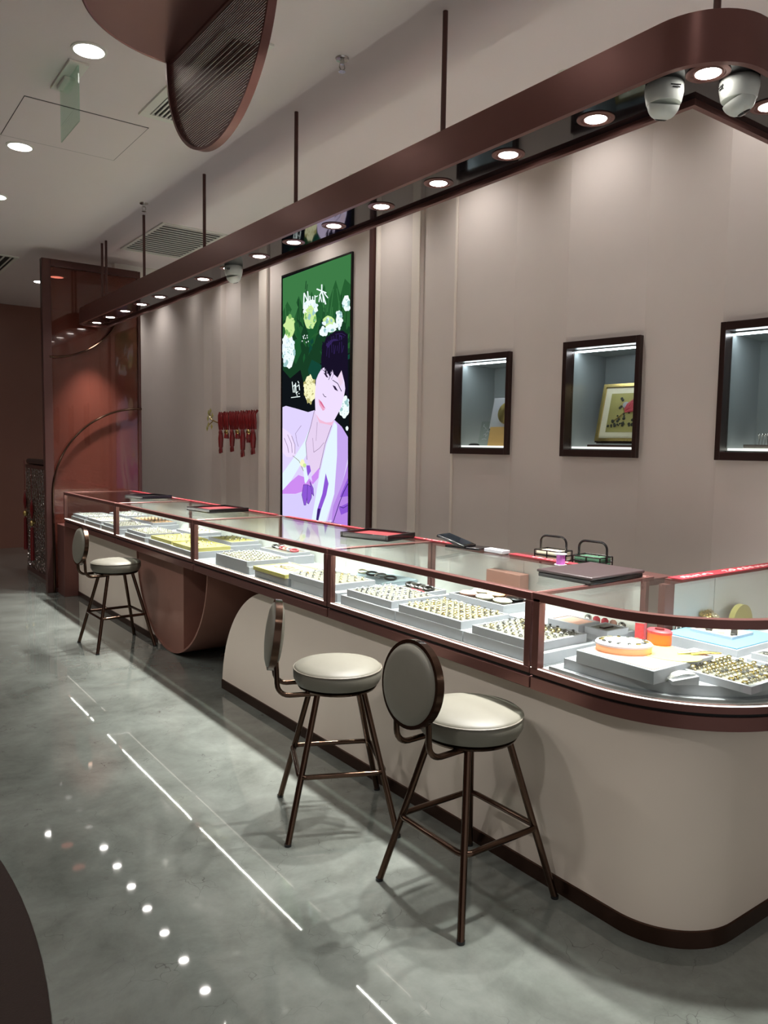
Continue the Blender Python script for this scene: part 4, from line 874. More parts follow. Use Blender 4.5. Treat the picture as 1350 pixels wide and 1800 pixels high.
('s_white', [(0.156,2.537),(0.16,2.53),(0.168,2.531),(0.172,2.538),(0.169,2.544),(0.161,2.543)]),
('s_white', [(0.17,2.514),(0.173,2.508),(0.181,2.509),(0.185,2.516),(0.182,2.522),(0.174,2.521)]),
('s_white', [(0.173,2.515),(0.177,2.509),(0.185,2.509),(0.19,2.516),(0.186,2.522),(0.178,2.522)]),
('s_white', [(0.106,2.51),(0.11,2.505),(0.117,2.505),(0.122,2.512),(0.118,2.518),(0.11,2.517)]),
('s_white', [(0.173,2.771),(0.165,2.909),(0.187,2.912),(0.195,2.774)]),
('s_white', [(0.186,2.91),(0.105,2.809),(0.085,2.811),(0.166,2.911)]),
('s_white', [(0.085,2.809),(0.106,2.916),(0.127,2.918),(0.106,2.811)]),
('s_white', [(0.086,2.872),(0.075,2.807),(0.057,2.805),(0.068,2.87)]),
('s_white', [(0.068,2.802),(0.029,2.792),(0.025,2.8),(0.064,2.81)]),
('s_white', [(0.018,2.795),(0.019,2.858),(0.037,2.861),(0.036,2.797)]),
('s_white', [(-0.002,2.865),(-0.003,2.797),(-0.02,2.794),(-0.019,2.862)]),
('s_white', [(-0.024,2.844),(-0.061,2.848),(-0.054,2.856),(-0.017,2.852)]),
('s_white', [(-0.086,2.794),(-0.103,2.849),(-0.088,2.853),(-0.07,2.798)]),
('s_white', [(-0.088,2.852),(-0.117,2.79),(-0.132,2.789),(-0.103,2.851)]),
('s_white', [(-0.134,2.841),(-0.145,2.782),(-0.161,2.78),(-0.15,2.839)]),
('s_white', [(-0.034,2.908),(-0.193,2.851),(-0.201,2.86),(-0.042,2.918)]),
('s_white', [(-0.112,2.94),(-0.113,2.882),(-0.133,2.879),(-0.132,2.937)]),
('s_white', [(-0.114,2.885),(-0.077,2.852),(-0.096,2.844),(-0.132,2.877)]),
('s_white', [(-0.112,2.881),(-0.179,2.761),(-0.2,2.762),(-0.134,2.881)]),
('s_white', [(-0.154,2.859),(-0.219,2.807),(-0.232,2.811),(-0.167,2.863)]),
('s_white', [(0.387,2.141),(0.364,2.041),(0.351,2.041),(0.373,2.14)]),
('s_white', [(0.364,2.091),(0.322,2.109),(0.332,2.114),(0.374,2.096)]),
('s_white', [(0.334,2.112),(0.343,2.041),(0.33,2.039),(0.32,2.111)]),
('s_white', [(0.324,2.127),(0.312,2.028),(0.298,2.028),(0.31,2.126)]),
('s_white', [(0.3,2.026),(0.269,2.045),(0.28,2.05),(0.31,2.03)]),
('s_white', [(0.291,2.087),(0.25,2.105),(0.259,2.11),(0.3,2.092)]),
('s_white', [(0.261,2.108),(0.25,2.056),(0.237,2.056),(0.248,2.108)]),
('s_white', [(0.282,2.139),(0.261,2.117),(0.249,2.119),(0.27,2.141)]),
('s_white', [(0.398,1.993),(0.232,1.996),(0.233,2.003),(0.4,2.0)]),
('s_white', [(0.301,2.022),(0.29,2.006),(0.278,2.008),(0.288,2.023)]),
('s_white', [(0.264,2.023),(0.243,2.022),(0.243,2.029),(0.264,2.03)]),
('s_suit', [(0.56,1.913),(0.495,1.924),(0.314,1.895),(0.089,1.855),(-0.018,1.869),(-0.143,1.797),(-0.345,1.779),(-0.462,1.72),(-0.558,1.634),(-0.575,0.893),(-0.337,0.905),(0.548,0.872)]),
('s_suit2', [(-0.337,1.779),(-0.462,1.72),(-0.558,1.634),(-0.562,1.456),(-0.464,1.196),(-0.381,0.938),(-0.254,0.908),(-0.359,1.151),(-0.387,1.481),(-0.391,1.744)]),
('s_suitp', [(-0.378,1.094),(-0.481,1.244),(-0.563,1.413),(-0.575,0.893),(-0.318,0.904),(-0.343,1.043)]),
('s_violet', [(-0.465,1.157),(-0.566,1.296),(-0.569,1.144),(-0.448,1.127)]),
('s_violet', [(-0.432,1.04),(-0.571,1.087),(-0.572,1.012),(-0.469,0.98)]),
('s_deep', [(-0.562,1.249),(-0.495,1.17),(-0.504,1.168),(-0.572,1.247)]),
('s_deep', [(-0.495,1.169),(-0.435,1.079),(-0.445,1.078),(-0.505,1.168)]),
('s_deep', [(-0.435,1.079),(-0.34,0.906),(-0.351,0.906),(-0.446,1.078)]),
('s_deep', [(-0.439,1.047),(-0.501,1.037),(-0.504,1.042),(-0.443,1.052)]),
('s_deep', [(-0.505,1.038),(-0.573,1.067),(-0.569,1.07),(-0.5,1.042)]),
('s_shirt', [(0.028,1.75),(0.145,1.599),(0.307,1.469),(0.553,1.293),(0.551,1.131),(0.389,1.23),(0.203,1.393),(0.113,1.472),(0.095,1.6)]),
('s_pinkb', [(0.551,1.131),(0.389,1.225),(0.253,1.288),(0.05,1.26),(-0.0,1.232),(0.048,1.169),(0.302,1.113),(0.551,1.099)]),
('s_suit3', [(0.551,1.093),(0.302,1.108),(0.038,1.159),(-0.058,1.25),(-0.083,0.974),(0.014,0.89),(0.548,0.872)]),
('s_shirt', [(-0.346,1.759),(-0.222,1.566),(-0.115,1.302),(-0.06,1.124),(0.014,0.895),(-0.226,0.901),(-0.359,1.151),(-0.396,1.481),(-0.391,1.73)]),
('s_violet', [(-0.218,1.321),(-0.266,1.234),(-0.231,1.134),(-0.149,1.004),(-0.103,0.9),(-0.065,0.902),(-0.082,0.994),(-0.165,1.14)]),
('s_deep', [(-0.092,1.005),(-0.139,1.008),(-0.103,0.9),(-0.065,0.902)]),
('s_skin2', [(-0.018,1.865),(0.028,1.75),(0.124,1.574),(0.102,1.432),(0.001,1.292),(-0.114,1.367),(-0.204,1.566),(-0.31,1.746),(-0.363,1.807),(-0.272,1.843)]),
('s_line', [(-0.015,1.865),(0.042,1.736),(0.034,1.735),(-0.022,1.864)]),
('s_line', [(0.042,1.736),(0.129,1.585),(0.121,1.584),(0.034,1.735)]),
('s_line', [(0.129,1.584),(0.106,1.431),(0.098,1.432),(0.121,1.584)]),
('s_line', [(-0.342,1.794),(-0.2,1.577),(-0.207,1.575),(-0.349,1.792)]),
('s_line', [(-0.2,1.576),(-0.11,1.352),(-0.118,1.351),(-0.207,1.575)]),
('s_line', [(-0.017,1.498),(-0.112,1.534),(-0.109,1.537),(-0.013,1.501)]),
('s_line', [(-0.113,1.535),(-0.187,1.585),(-0.183,1.587),(-0.108,1.537)]),
('s_line', [(0.009,1.625),(-0.013,1.499),(-0.018,1.5),(0.004,1.625)]),
('s_line', [(-0.066,1.764),(-0.05,1.6),(-0.054,1.6),(-0.071,1.764)]),
('s_pinkb', [(0.02,1.282),(-0.114,1.367),(-0.096,1.276),(-0.001,1.212)]),
('s_violet', [(0.111,1.38),(0.052,1.382),(0.031,1.332),(0.09,1.279)]),
('s_violet', [(0.159,1.204),(0.088,1.207),(0.087,1.115),(0.116,1.021),(0.146,1.019),(0.188,1.109)]),
('s_deep', [(0.159,1.202),(0.088,1.206),(0.088,1.209),(0.159,1.206)]),
('s_deep', [(0.091,1.207),(0.09,1.115),(0.084,1.115),(0.086,1.207)]),
('s_deep', [(0.09,1.115),(0.118,1.021),(0.113,1.021),(0.084,1.115)]),
('s_deep', [(0.116,1.022),(0.146,1.02),(0.146,1.017),(0.116,1.019)]),
('s_deep', [(0.143,1.019),(0.185,1.11),(0.191,1.109),(0.149,1.018)]),
('s_deep', [(0.185,1.109),(0.156,1.204),(0.162,1.204),(0.191,1.109)]),
('s_violet', [(0.088,1.207),(0.009,1.191),(0.017,1.094),(0.066,1.034),(0.096,1.043)]),
('s_deep', [(0.09,1.206),(0.01,1.189),(0.008,1.192),(0.087,1.209)]),
('s_deep', [(0.012,1.191),(0.02,1.094),(0.014,1.094),(0.006,1.191)]),
('s_deep', [(0.02,1.094),(0.068,1.035),(0.063,1.034),(0.014,1.093)]),
('s_deep', [(0.064,1.036),(0.094,1.044),(0.097,1.041),(0.067,1.033)]),
('s_deep', [(0.093,1.043),(0.086,1.207),(0.091,1.207),(0.099,1.042)]),
('s_violet', [(0.049,1.24),(-0.011,1.182),(-0.022,1.111),(0.008,1.13)]),
('s_deep', [(0.052,1.239),(-0.008,1.181),(-0.013,1.183),(0.046,1.24)]),
('s_deep', [(-0.008,1.181),(-0.019,1.111),(-0.025,1.112),(-0.014,1.182)]),
('s_deep', [(-0.024,1.113),(0.005,1.131),(0.01,1.129),(-0.019,1.11)]),
('s_deep', [(0.005,1.13),(0.046,1.24),(0.052,1.239),(0.011,1.129)]),
('s_shirt', [(0.172,1.358),(0.121,1.36),(0.069,1.259),(0.119,1.216),(0.139,1.226)]),
('s_skin', [(0.558,1.721),(0.459,1.688),(0.373,1.646),(0.319,1.562),(0.297,1.479),(0.392,1.446),(0.478,1.45),(0.555,1.491)]),
('s_line', [(0.528,1.624),(0.462,1.545),(0.454,1.546),(0.52,1.626)]),
('s_line', [(0.462,1.545),(0.439,1.487),(0.431,1.488),(0.453,1.546)]),
('s_line', [(0.463,1.656),(0.387,1.572),(0.379,1.573),(0.455,1.657)]),
('s_line', [(0.387,1.572),(0.375,1.488),(0.367,1.489),(0.379,1.573)]),
('s_line', [(0.388,1.645),(0.323,1.562),(0.315,1.563),(0.38,1.647)]),
('s_line', [(0.323,1.562),(0.322,1.479),(0.314,1.479),(0.315,1.562)]),
('s_olive', [(0.363,1.461),(0.247,1.416),(0.241,1.42),(0.357,1.464)]),
('s_olive', [(0.248,1.417),(0.165,1.326),(0.157,1.329),(0.24,1.419)]),
('s_cream', [(0.137,1.4),(0.14,1.382),(0.164,1.365),(0.198,1.369),(0.221,1.381),(0.227,1.398),(0.216,1.413),(0.201,1.433),(0.165,1.432),(0.147,1.416)]),
('s_lime', [(0.11,1.38),(0.123,1.367),(0.141,1.357),(0.162,1.365),(0.174,1.379),(0.164,1.394),(0.142,1.397),(0.12,1.395)]),
('s_line', [(0.21,1.739),(0.313,1.667),(0.308,1.666),(0.205,1.737)]),
('s_line', [(0.313,1.666),(0.291,1.599),(0.285,1.599),(0.307,1.667)]),
('s_line', [(0.291,1.599),(0.26,1.547),(0.254,1.548),(0.285,1.599)]),
('s_skin', [(-0.135,2.223),(-0.08,2.178),(-0.042,2.131),(-0.026,1.988),(-0.038,1.839),(-0.106,1.788),(-0.2,1.762),(-0.301,1.76),(-0.354,1.783),(-0.449,1.876),(-0.499,1.992),(-0.522,2.084),(-0.477,2.189),(-0.309,2.248)]),
('s_blush', [(-0.048,1.834),(-0.115,1.783),(-0.219,1.757),(-0.31,1.76),(-0.345,1.779),(-0.31,1.731),(-0.106,1.758)]),
('s_hair', [(-0.136,2.203),(-0.124,2.301),(-0.141,2.407),(-0.204,2.478),(-0.33,2.517),(-0.461,2.512),(-0.539,2.471),(-0.551,1.943),(-0.516,2.0),(-0.497,2.085),(-0.451,2.182),(-0.391,2.129),(-0.329,2.162),(-0.301,2.211),(-0.266,2.146),(-0.21,2.208),(-0.163,2.245)]),
('s_hairhi', [(-0.187,2.426),(-0.277,2.48),(-0.401,2.486),(-0.488,2.458),(-0.437,2.435),(-0.314,2.438),(-0.234,2.389)]),
('s_hair', [(-0.152,2.386),(-0.16,2.425),(-0.139,2.428),(-0.131,2.389)]),
('s_hair', [(-0.178,2.404),(-0.16,2.451),(-0.14,2.451),(-0.158,2.404)]),
('s_hair', [(-0.205,2.417),(-0.215,2.478),(-0.195,2.481),(-0.185,2.42)]),
('s_hair', [(-0.231,2.431),(-0.23,2.49),(-0.21,2.492),(-0.211,2.433)]),
('s_hair', [(-0.257,2.441),(-0.267,2.484),(-0.247,2.488),(-0.237,2.444)]),
('s_hair', [(-0.283,2.449),(-0.282,2.507),(-0.262,2.509),(-0.263,2.451)]),
('s_hair', [(-0.309,2.453),(-0.31,2.503),(-0.29,2.505),(-0.289,2.455)]),
('s_hair', [(-0.335,2.454),(-0.345,2.494),(-0.326,2.497),(-0.315,2.457)]),
('s_hair', [(-0.361,2.452),(-0.36,2.502),(-0.341,2.504),(-0.341,2.454)]),
('s_hair', [(-0.386,2.445),(-0.39,2.499),(-0.371,2.501),(-0.367,2.448)]),
('s_hair', [(-0.412,2.437),(-0.404,2.486),(-0.385,2.487),(-0.393,2.438)]),
('s_hair', [(-0.437,2.424),(-0.437,2.463),(-0.418,2.466),(-0.418,2.426)]),
('s_hair', [(-0.463,2.408),(-0.475,2.466),(-0.456,2.469),(-0.444,2.411)]),
('s_hair', [(-0.488,2.391),(-0.491,2.437),(-0.472,2.439),(-0.469,2.393)]),
('s_hair', [(-0.513,2.372),(-0.509,2.42),(-0.49,2.421),(-0.494,2.373)]),
('s_hair', [(-0.538,2.352),(-0.534,2.395),(-0.516,2.397),(-0.519,2.353)]),
('s_hair', [(-0.174,2.258),(-0.193,2.173),(-0.207,2.173),(-0.189,2.258)]),
('s_hair', [(-0.203,2.257),(-0.202,2.16),(-0.217,2.159),(-0.218,2.255)]),
('s_hair', [(-0.233,2.255),(-0.225,2.172),(-0.24,2.171),(-0.247,2.253)]),
('s_hair', [(-0.262,2.252),(-0.27,2.149),(-0.285,2.148),(-0.276,2.251)]),
('s_hair', [(-0.291,2.25),(-0.291,2.181),(-0.306,2.18),(-0.305,2.249)]),
('s_hair', [(-0.32,2.247),(-0.338,2.179),(-0.352,2.179),(-0.334,2.247)]),
('s_hair', [(-0.348,2.245),(-0.352,2.157),(-0.366,2.156),(-0.362,2.244)]),
('s_hair', [(-0.377,2.243),(-0.396,2.16),(-0.41,2.16),(-0.391,2.243)]),
('s_hair', [(-0.405,2.241),(-0.404,2.163),(-0.418,2.162),(-0.419,2.24)]),
('s_hair', [(-0.433,2.239),(-0.435,2.167),(-0.449,2.166),(-0.447,2.238)]),
('s_hairhi', [(-0.221,2.413),(-0.209,2.322),(-0.216,2.321),(-0.228,2.412)]),
('s_hairhi', [(-0.253,2.433),(-0.249,2.307),(-0.257,2.306),(-0.26,2.433)]),
('s_hairhi', [(-0.285,2.432),(-0.294,2.345),(-0.301,2.344),(-0.292,2.431)]),
('s_hairhi', [(-0.318,2.41),(-0.326,2.33),(-0.333,2.33),(-0.325,2.41)]),
('s_hairhi', [(-0.35,2.4),(-0.334,2.332),(-0.341,2.331),(-0.357,2.398)]),
('s_hairhi', [(-0.382,2.397),(-0.374,2.353),(-0.381,2.352),(-0.389,2.396)]),
('s_hairhi', [(-0.413,2.423),(-0.403,2.332),(-0.41,2.331),(-0.42,2.422)]),
('s_hairhi', [(-0.444,2.423),(-0.447,2.329),(-0.454,2.328),(-0.451,2.422)]),
('s_hairhi', [(-0.476,2.389),(-0.459,2.338),(-0.465,2.336),(-0.483,2.387)]),
('s_hairhi', [(-0.349,2.489),(-0.445,2.488),(-0.444,2.493),(-0.347,2.494)]),
('s_hairhi', [(-0.442,2.489),(-0.503,2.463),(-0.507,2.467),(-0.447,2.492)]),
('s_hair', [(-0.298,2.179),(-0.245,2.12),(-0.252,2.118),(-0.305,2.176)]),
('s_hair', [(-0.335,2.176),(-0.291,2.121),(-0.296,2.12),(-0.34,2.174)]),
('s_skin3', [(-0.391,2.129),(-0.451,2.186),(-0.479,2.086),(-0.428,2.051)]),
('s_hair', [(-0.309,2.113),(-0.389,2.079),(-0.395,2.084),(-0.315,2.117)]),
('s_hair', [(-0.388,2.081),(-0.45,2.011),(-0.46,2.013),(-0.397,2.083)]),
('s_hair', [(-0.151,2.21),(-0.198,2.183),(-0.204,2.186),(-0.158,2.213)]),
('s_line2', [(-0.164,2.187),(-0.21,2.174),(-0.248,2.138),(-0.211,2.145)]),
('s_line2', [(-0.312,2.072),(-0.357,2.06),(-0.403,2.015),(-0.349,2.032)]),
('s_line2', [(-0.154,2.006),(-0.183,1.98),(-0.191,1.983),(-0.162,2.008)]),
('s_line2', [(-0.185,1.979),(-0.213,1.973),(-0.216,1.978),(-0.188,1.984)]),
('s_lip', [(-0.084,1.966),(-0.141,1.935),(-0.207,1.874),(-0.141,1.9)]),
('s_lip2', [(-0.084,1.956),(-0.141,1.91),(-0.198,1.869),(-0.161,1.86),(-0.104,1.911)]),
]
keys = list(SC); b = MB()
for k_, (m_, pts) in enumerate(SCR):
    b.mi = keys.index(m_); b.face([(-.012-.000008*k_, y_, z_) for y_, z_ in pts])
b.build('lit_display', [emat('screen_'+k_, SC[k_], .84) for k_ in keys], t, smooth=0)
MB().box(-.011, 0, -.574, .574, .765, 3.112).build('screen_backing', 'blacklac', t, smooth=0)

# ------------------------------------------------------------------ wall display cases
def display_case(yn, yf, label):
    """case on a facet: near end at (B_, yn), far end at (A_, yf)"""
    P0, P1 = Vector((B_, yn, 0)), Vector((A_, yf, 0))
    d = (P1-P0).normalized(); nrm = Vector((-d.y, d.x, 0))   # out of the wall (towards -x)
    L = (P1-P0).length
    t = thing('wall_display_case', label, 'display case', ((P0+P1)/2)+Vector((0, 0, 1.85)), group=None)
    t.rotation_euler = (0, 0, math.atan2(d.y, d.x)-PI/2)     # local +y along the facet, local -x out of the wall
    w, z0, z1 = L/2-.004, -.333, .327
    k = .026
    f = MB()
    f.box(-.035, .05, -w, -w+k, z0, z1).box(-.035, .05, w-k, w, z0, z1).box(-.035, .05, -w+k, w-k, z0, z0+.04).box(-.035, .05, -w+k, w-k, z1-.04, z1)
    f.build('case_frame', 'framebrown', t, bevel=.002)
    g = MB(); D = .36
    g.box(.05, .05+D, -w+k-.006, -w+k, z0+.04, z1-.04).box(.05, .05+D, w-k, w-k+.006, z0+.04, z1-.04).box(.05+D-.006, .05+D, -w+k, w-k, z0+.04, z1-.04)
    g.box(.05, .05+D, -w+k, w-k, z1-.046, z1-.04).box(.05, .05+D, -w+k, w-k, z0+.04, z0+.046)
    g.build('grey_lining', 'greycase', t, smooth=0)
    MB().box(.06, .09, -w+k+.01, w-k-.01, z1-.052, z1-.047).build('led_strip', 'casestrip', t, smooth=0)
    MB().box(.052, .05+D-.01, -w+k+.002, w-k-.002, z0+.047, z0+.058).build('lit_platform', 'caseplat', t, smooth=0)
    MB().box(.028, .034, -w+k, w-k, z0+.04, z1-.04).build('case_glass', 'glass', t, smooth=0)
    return t
dc = [display_case(3.582, 4.07, 'dark framed wall display case nearest the lit screen, with gold medallion inside'),
      display_case(2.606, 3.094, 'middle dark framed wall display case with gilt framed flower picture inside'),
      display_case(1.63, 2.118, 'dark framed wall display case cut off by the right edge of the photo')]
def incase(c, lx, ly, lz):
    m = Matrix.Translation(c.location) @ Matrix.Rotation(c.rotation_euler.z, 4, 'Z')
    return m @ Vector((lx, ly, lz)), c.rotation_euler.z
FZ = -.333+.058
# case 1 contents
loc, rz = incase(dc[0], .22, -.05, FZ)
t = thing('medallion_frame', 'gold medallion in a white mount leaning on a tan wedge in the wall case', 'medallion', loc, rz)
tl = math.radians(14)
b = MB(); b.prism([(-.05, 0), (.06, 0), (.09, .13), (-.02, .13)], lambda u, v, k: (u, k, v), -.13, .13); b.build('tan_wedge', 'tan', t)
axy, axz, axn = Vector((0, 1, 0)), Vector((math.sin(tl), 0, math.cos(tl))), Vector((-math.cos(tl), 0, math.sin(tl)))
cc = Vector((.02, .012, .225))
MB().obox(cc-axn*.012, axy, axz, axn, .14, .115, .01).build('black_backing', 'blacklac', t, smooth=0)
MB().obox(cc, axy, axz, axn, .135, .11, .006).build('white_mount', 'white', t, smooth=0)
MB().lathe([(0, .016), (.06, .014), (.075, .012), (.08, .004), (.08, 0)], c=cc+axn*.004, ax=axy, ay=axz, az=axn, n=36).build('gold_medallion', 'gold', t)
loc, rz = incase(dc[0], .10, .14, FZ)
tag(MB().lathe([(0, .016), (.02, .015), (.032, .008), (.034, 0), (0, 0)], n=24, sx=.8, sy=1.3).build('oval_stand', 'dark', loc=loc), 'small black oval stand on the lit floor of the medallion case', 'stand').rotation_euler = (0, 0, rz)
loc, rz = incase(dc[0], .2, .13, FZ)
t = thing('acrylic_sign', 'clear acrylic sign with white script beside the medallion', 'sign', loc, rz)
b = MB(); b.prism([(-.06, 0), (.06, 0), (.06, .17), (-.06, .17)], lambda u, v, k: (k+v*.25, u, v), 0, .004); b.build('acrylic_plate', 'glass', t, smooth=0)
b = MB()
for st in ([(-.03, .15), (-.035, .135), (-.01, .125), (-.02, .115)], [(-.005, .12), (.012, .105), (-.004, .095), (.02, .10), (.03, .085)], [(-.02, .075), (-.005, .085), (.0, .065), (.012, .08)], [(-.03, .045), (-.01, .05), (.01, .045)]):
    b.tube([(z*.25-.003, -u, z) for u, z in st], .0022, 5)
b.build('white_script', 'white', t)
# case 2 contents
loc, rz = incase(dc[1], .2, -.03, FZ)
t = thing('framed_picture', 'gilt framed relief picture of a red flower leaning in the middle wall case', 'picture', loc, rz)
MB().box(-.07, .14, -.19, .19, 0, .014).build('brown_plinth', 'framebrown', t, bevel=.003)
tl = math.radians(15)
axz, axn = Vector((math.sin(tl), 0, math.cos(tl))), Vector((-math.cos(tl), 0, math.sin(tl)))
cc = Vector((.04, -.015, .018+.185))
def P(u, v, n_): return cc+axy*u+axz*v+axn*n_
MB().obox(P(0, 0, -.012), axy, axz, axn, .195, .182, .01).build('black_outer_frame', 'blacklac', t, smooth=0)
b = MB()
for u0, u1, v0, v1 in ((-.19, .19, .158, .176), (-.19, .19, -.176, -.158), (-.19, -.172, -.158, .158), (.172, .19, -.158, .158)):
    b.obox(P((u0+u1)/2, (v0+v1)/2, 0), axy, axz, axn, (u1-u0)/2, (v1-v0)/2, .012)
b.build('gilt_frame', 'gold', t, smooth=0)
MB().obox(P(0, 0, -.004), axy, axz, axn, .172, .158, .004).build('cream_mount', 'cream', t, smooth=0)
MB().obox(P(0, 0, 0), axy, axz, axn, .132, .118, .003).build('gold_leaf_ground', 'olive', t, smooth=0)
b = MB()
for k in range(46):
    q = random.random(); u = .105-.2*q+random.gauss(0, .018); v = -.09+.03*random.random()+(.14*q if k % 4 == 0 else .02*random.random())
    rr = random.uniform(.005, .012)
    b.lathe([(0, .006), (rr, .003), (rr*.8, 0)], c=P(max(-.12, min(.12, u)), v, .003), ax=axy, ay=axz, az=axn, n=7)
for u, v in ((.06, .085), (.052, .075), (.055, .035), (.062, .028), (-.02, .075)):
    b.lathe([(0, .006), (.009, .003), (.007, 0)], c=P(u, v, .003), ax=axy, ay=axz, az=axn, n=7)
b.build('leaf_relief', 'leafdark', t)
b = MB()
for k in range(16):
    an = math.radians(215+k*6.5); L = .05+.03*math.sin(k*2.1)
    q0 = P(.01-.02*math.cos(k), .02-.02*(k/16), .006)
    q1 = q0+axy*(-.07*(.4+.6*(k/16)))+axz*(.065*(1-k/20))
    b.tube([q0, (q0+q1)/2+axn*.006, q1], [.004, .008, .003], 6)
b.build('red_petal_relief', 'rosered', t)
b = MB(); b.tube([P(.1, -.06, .004), P(.06, -.03, .006), P(.03, 0, .005), P(.05, .05, .005)], .003, 6); b.build('gilt_stem', 'gold', t)
b = MB(); b.lathe([(0, .01), (.018, .006), (.02, 0)], c=P(.028, .045, .003), ax=axy, ay=axz, az=axn, n=12); b.build('white_blossom', 'white', t)
# case 3 contents: small plinth with acrylic pins
loc, rz = incase(dc[2], .2, 0, FZ)
t = thing('pin_display', 'grey plinth with rows of tiny clear pins in the rightmost wall case', 'jewellery display', loc, rz)
MB().box(-.1, .14, -.19, .16, 0, .02).build('plinth', 'silver', t, bevel=.002)
for k in range(9):
    MB().lathe([(0, .06), (.006, .056), (.008, .05), (.003, .044), (.0015, .0), (0, 0)], c=(.02+.04*(k % 3), .13-.04*(k//3), .02), n=8).build('pin', 'silver', t)

# ------------------------------------------------------------------ red charms hanging on the wall, left of the screen
g0 = 'red ribbon charms hanging in a row on the pleated wall'
def charm(y, n, tail, gold):
    x = 3.535
    t = thing('ribbon_charm', 'red ribbon charm with a dangling tail, one of the row left of the screen', 'ribbon charm', (x, y, 1.88), group=g0)
    b = MB()
    for k in range(3):
        yy = (k-1)*.042+random.uniform(-.008, .008)
        b.tube([(.01*(k % 2), yy, .0), (.02-.01*k, yy+.012, .02), (-.01, yy+.015, -.02), (-.014, yy-.005, -.11), (-.008, yy, -.17)], [.008, .012, .014, .015, .010], 8)
    b.build('ribbon_loop', 'tassel', t)
    b = MB(); b.lathe([(0, .03), (.03, .012), (.036, -.01), (.02, -.035), (0, -.04)], c=(-.015, .0, -.19), n=10, sx=.5, sy=1)
    b.build('charm_bead', 'gold' if gold else 'red', t)
    b = MB()
    b.tube([(-.01, 0, -.2), (-.014, -.006, -.26), (-.012, .0, -.2-tail*.7)], [.022, .03, .024], 8)
    b.tube([(-.012, .0, -.2-tail*.68), (-.014, .022, -.2-tail*.85), (-.012, .016, -.2-tail)], [.016, .012, .014], 7)
    b.tube([(-.012, .0, -.2-tail*.68), (-.014, -.024, -.2-tail*.85), (-.012, -.018, -.2-tail*.95)], [.016, .012, .014], 7)
    b.build('ribbon_tail', 'tassel', t)
for k, (y, tl_, gd) in enumerate(((7.78, .22, False), (7.64, .05, True), (7.5, .2, False), (7.37, .06, True), (7.25, .25, False), (7.12, .1, True), (7.02, .22, False))):
    charm(y, k, tl_, gd)
t = thing('gilt_sprig', 'small gilt leaf sprig at the left end of the red charms', 'ornament', (3.545, 7.98, 1.8))
b = MB(); b.tube([(0, -.16, -.02), (-.02, -.06, .0), (-.03, .04, .03), (-.02, .1, .09)], .007, 6); b.tube([(-.02, 0, .01), (-.03, .09, -.03)], .006, 6); b.build('stem', 'gold', t)
for (y, z) in ((.1, .1), (.05, .12), (.12, .04), (.1, -.03), (.02, -.05), (.0, .07), (.14, -.07)):
    MB().lathe([(0, .035), (.025, 0), (0, -.035)], c=(-.03, y, z), n=8, sx=.4, sy=1).build('leaf', 'olive', t)

# ------------------------------------------------------------------ counters
X0, XB, ZTOP, ZB, ZA = 1.985, 2.665, 1.06, .775, .72
def showcase(y0, y1, label, far=False):
    t = thing('glass_showcase', label, 'showcase', (2.3, (y0+y1)/2, ZA))
    x0, x1, h = X0-2.3, XB-2.3, (y1-y0)/2-.005
    zt, zb = ZTOP-ZA, ZB-ZA
    f = MB()
    f.box(x0, x0+.03, -h, h, zt-.028, zt).box(x0, x0+.03, -h, h, zb, zb+.022)
    for y in (-h, h-.028): f.box(x0, x0+.03, y, y+.028, zb+.022, zt-.028)
    f.box(x1-.025, x1, -h, h, zt-.022, zt)
    for y in (-h, h-.025): f.box(x1-.025, x1, y, y+.025, zb, zt-.022)
    f.box(x0+.03, x1-.025, -h, -h+.008, zt-.010, zt-.001).box(x0+.03, x1-.025, h-.008, h, zt-.010, zt-.001)
    f.build('metal_frame', 'rose', t, bevel=.003)
    MB().box(x0+.012, x1, -h+.004, h-.004, zb-.012, zb).build('shadow_gap', 'black', t, smooth=0)
    MB().box(x0+.004, x1, -h, h, 0, zb-.012).build('apron', 'rose', t, bevel=.003)
    MB().box(x0+.012, x0+.018, -h+.028, h-.028, zb+.022, zt-.028).build('front_glass', 'glass', t, smooth=0)
    MB().box(x0+.03, x1-.025, -h+.008, h-.008, zt-.009, zt-.002).build('top_glass', 'topglass', t, smooth=0)
    MB().box(x0+.03, x1-.002, -h, h, zb, zb+.012).build('white_deck', 'white', t, smooth=0)
    b = MB().box(x1-.02, x1-.012, -h+.025, -.002, zb+.012, zt-.022).box(x1-.02, x1-.012, .002, h-.025, zb+.012, zt-.022)
    b.build('sliding_back_panels', 'pale', t, smooth=0)
    MB().box(x0+.022, x0+.045, -h+.028, h-.028, zb+.012, zb+.016).build('brass_channel', 'brass', t, smooth=0)
    MB().box(x0+.031, x0+.037, -h+.028, h-.028, zt-.026, zt-.018).build('upper_led_strip', 'strip2', t, smooth=0)
    MB().box(x0+.001, x0+.007, -h+.028, h-.028, zb+.022, zb+.0243).build('led_strip', 'strip', t, smooth=0)
    return t
YS = [1.832, 3.165, 4.83, 6.47, 8.1]
showcase(YS[0], YS[1], 'glass showcase next to the curved corner one, with ring trays and black cases')
showcase(YS[1], YS[2], 'glass showcase in front of the lit screen, with yellow pads inside')
showcase(YS[2], YS[3], 'glass showcase above the rose metal drum, red tray on its top')
showcase(YS[3], YS[4], 'farthest glass showcase, against the tinted partition')
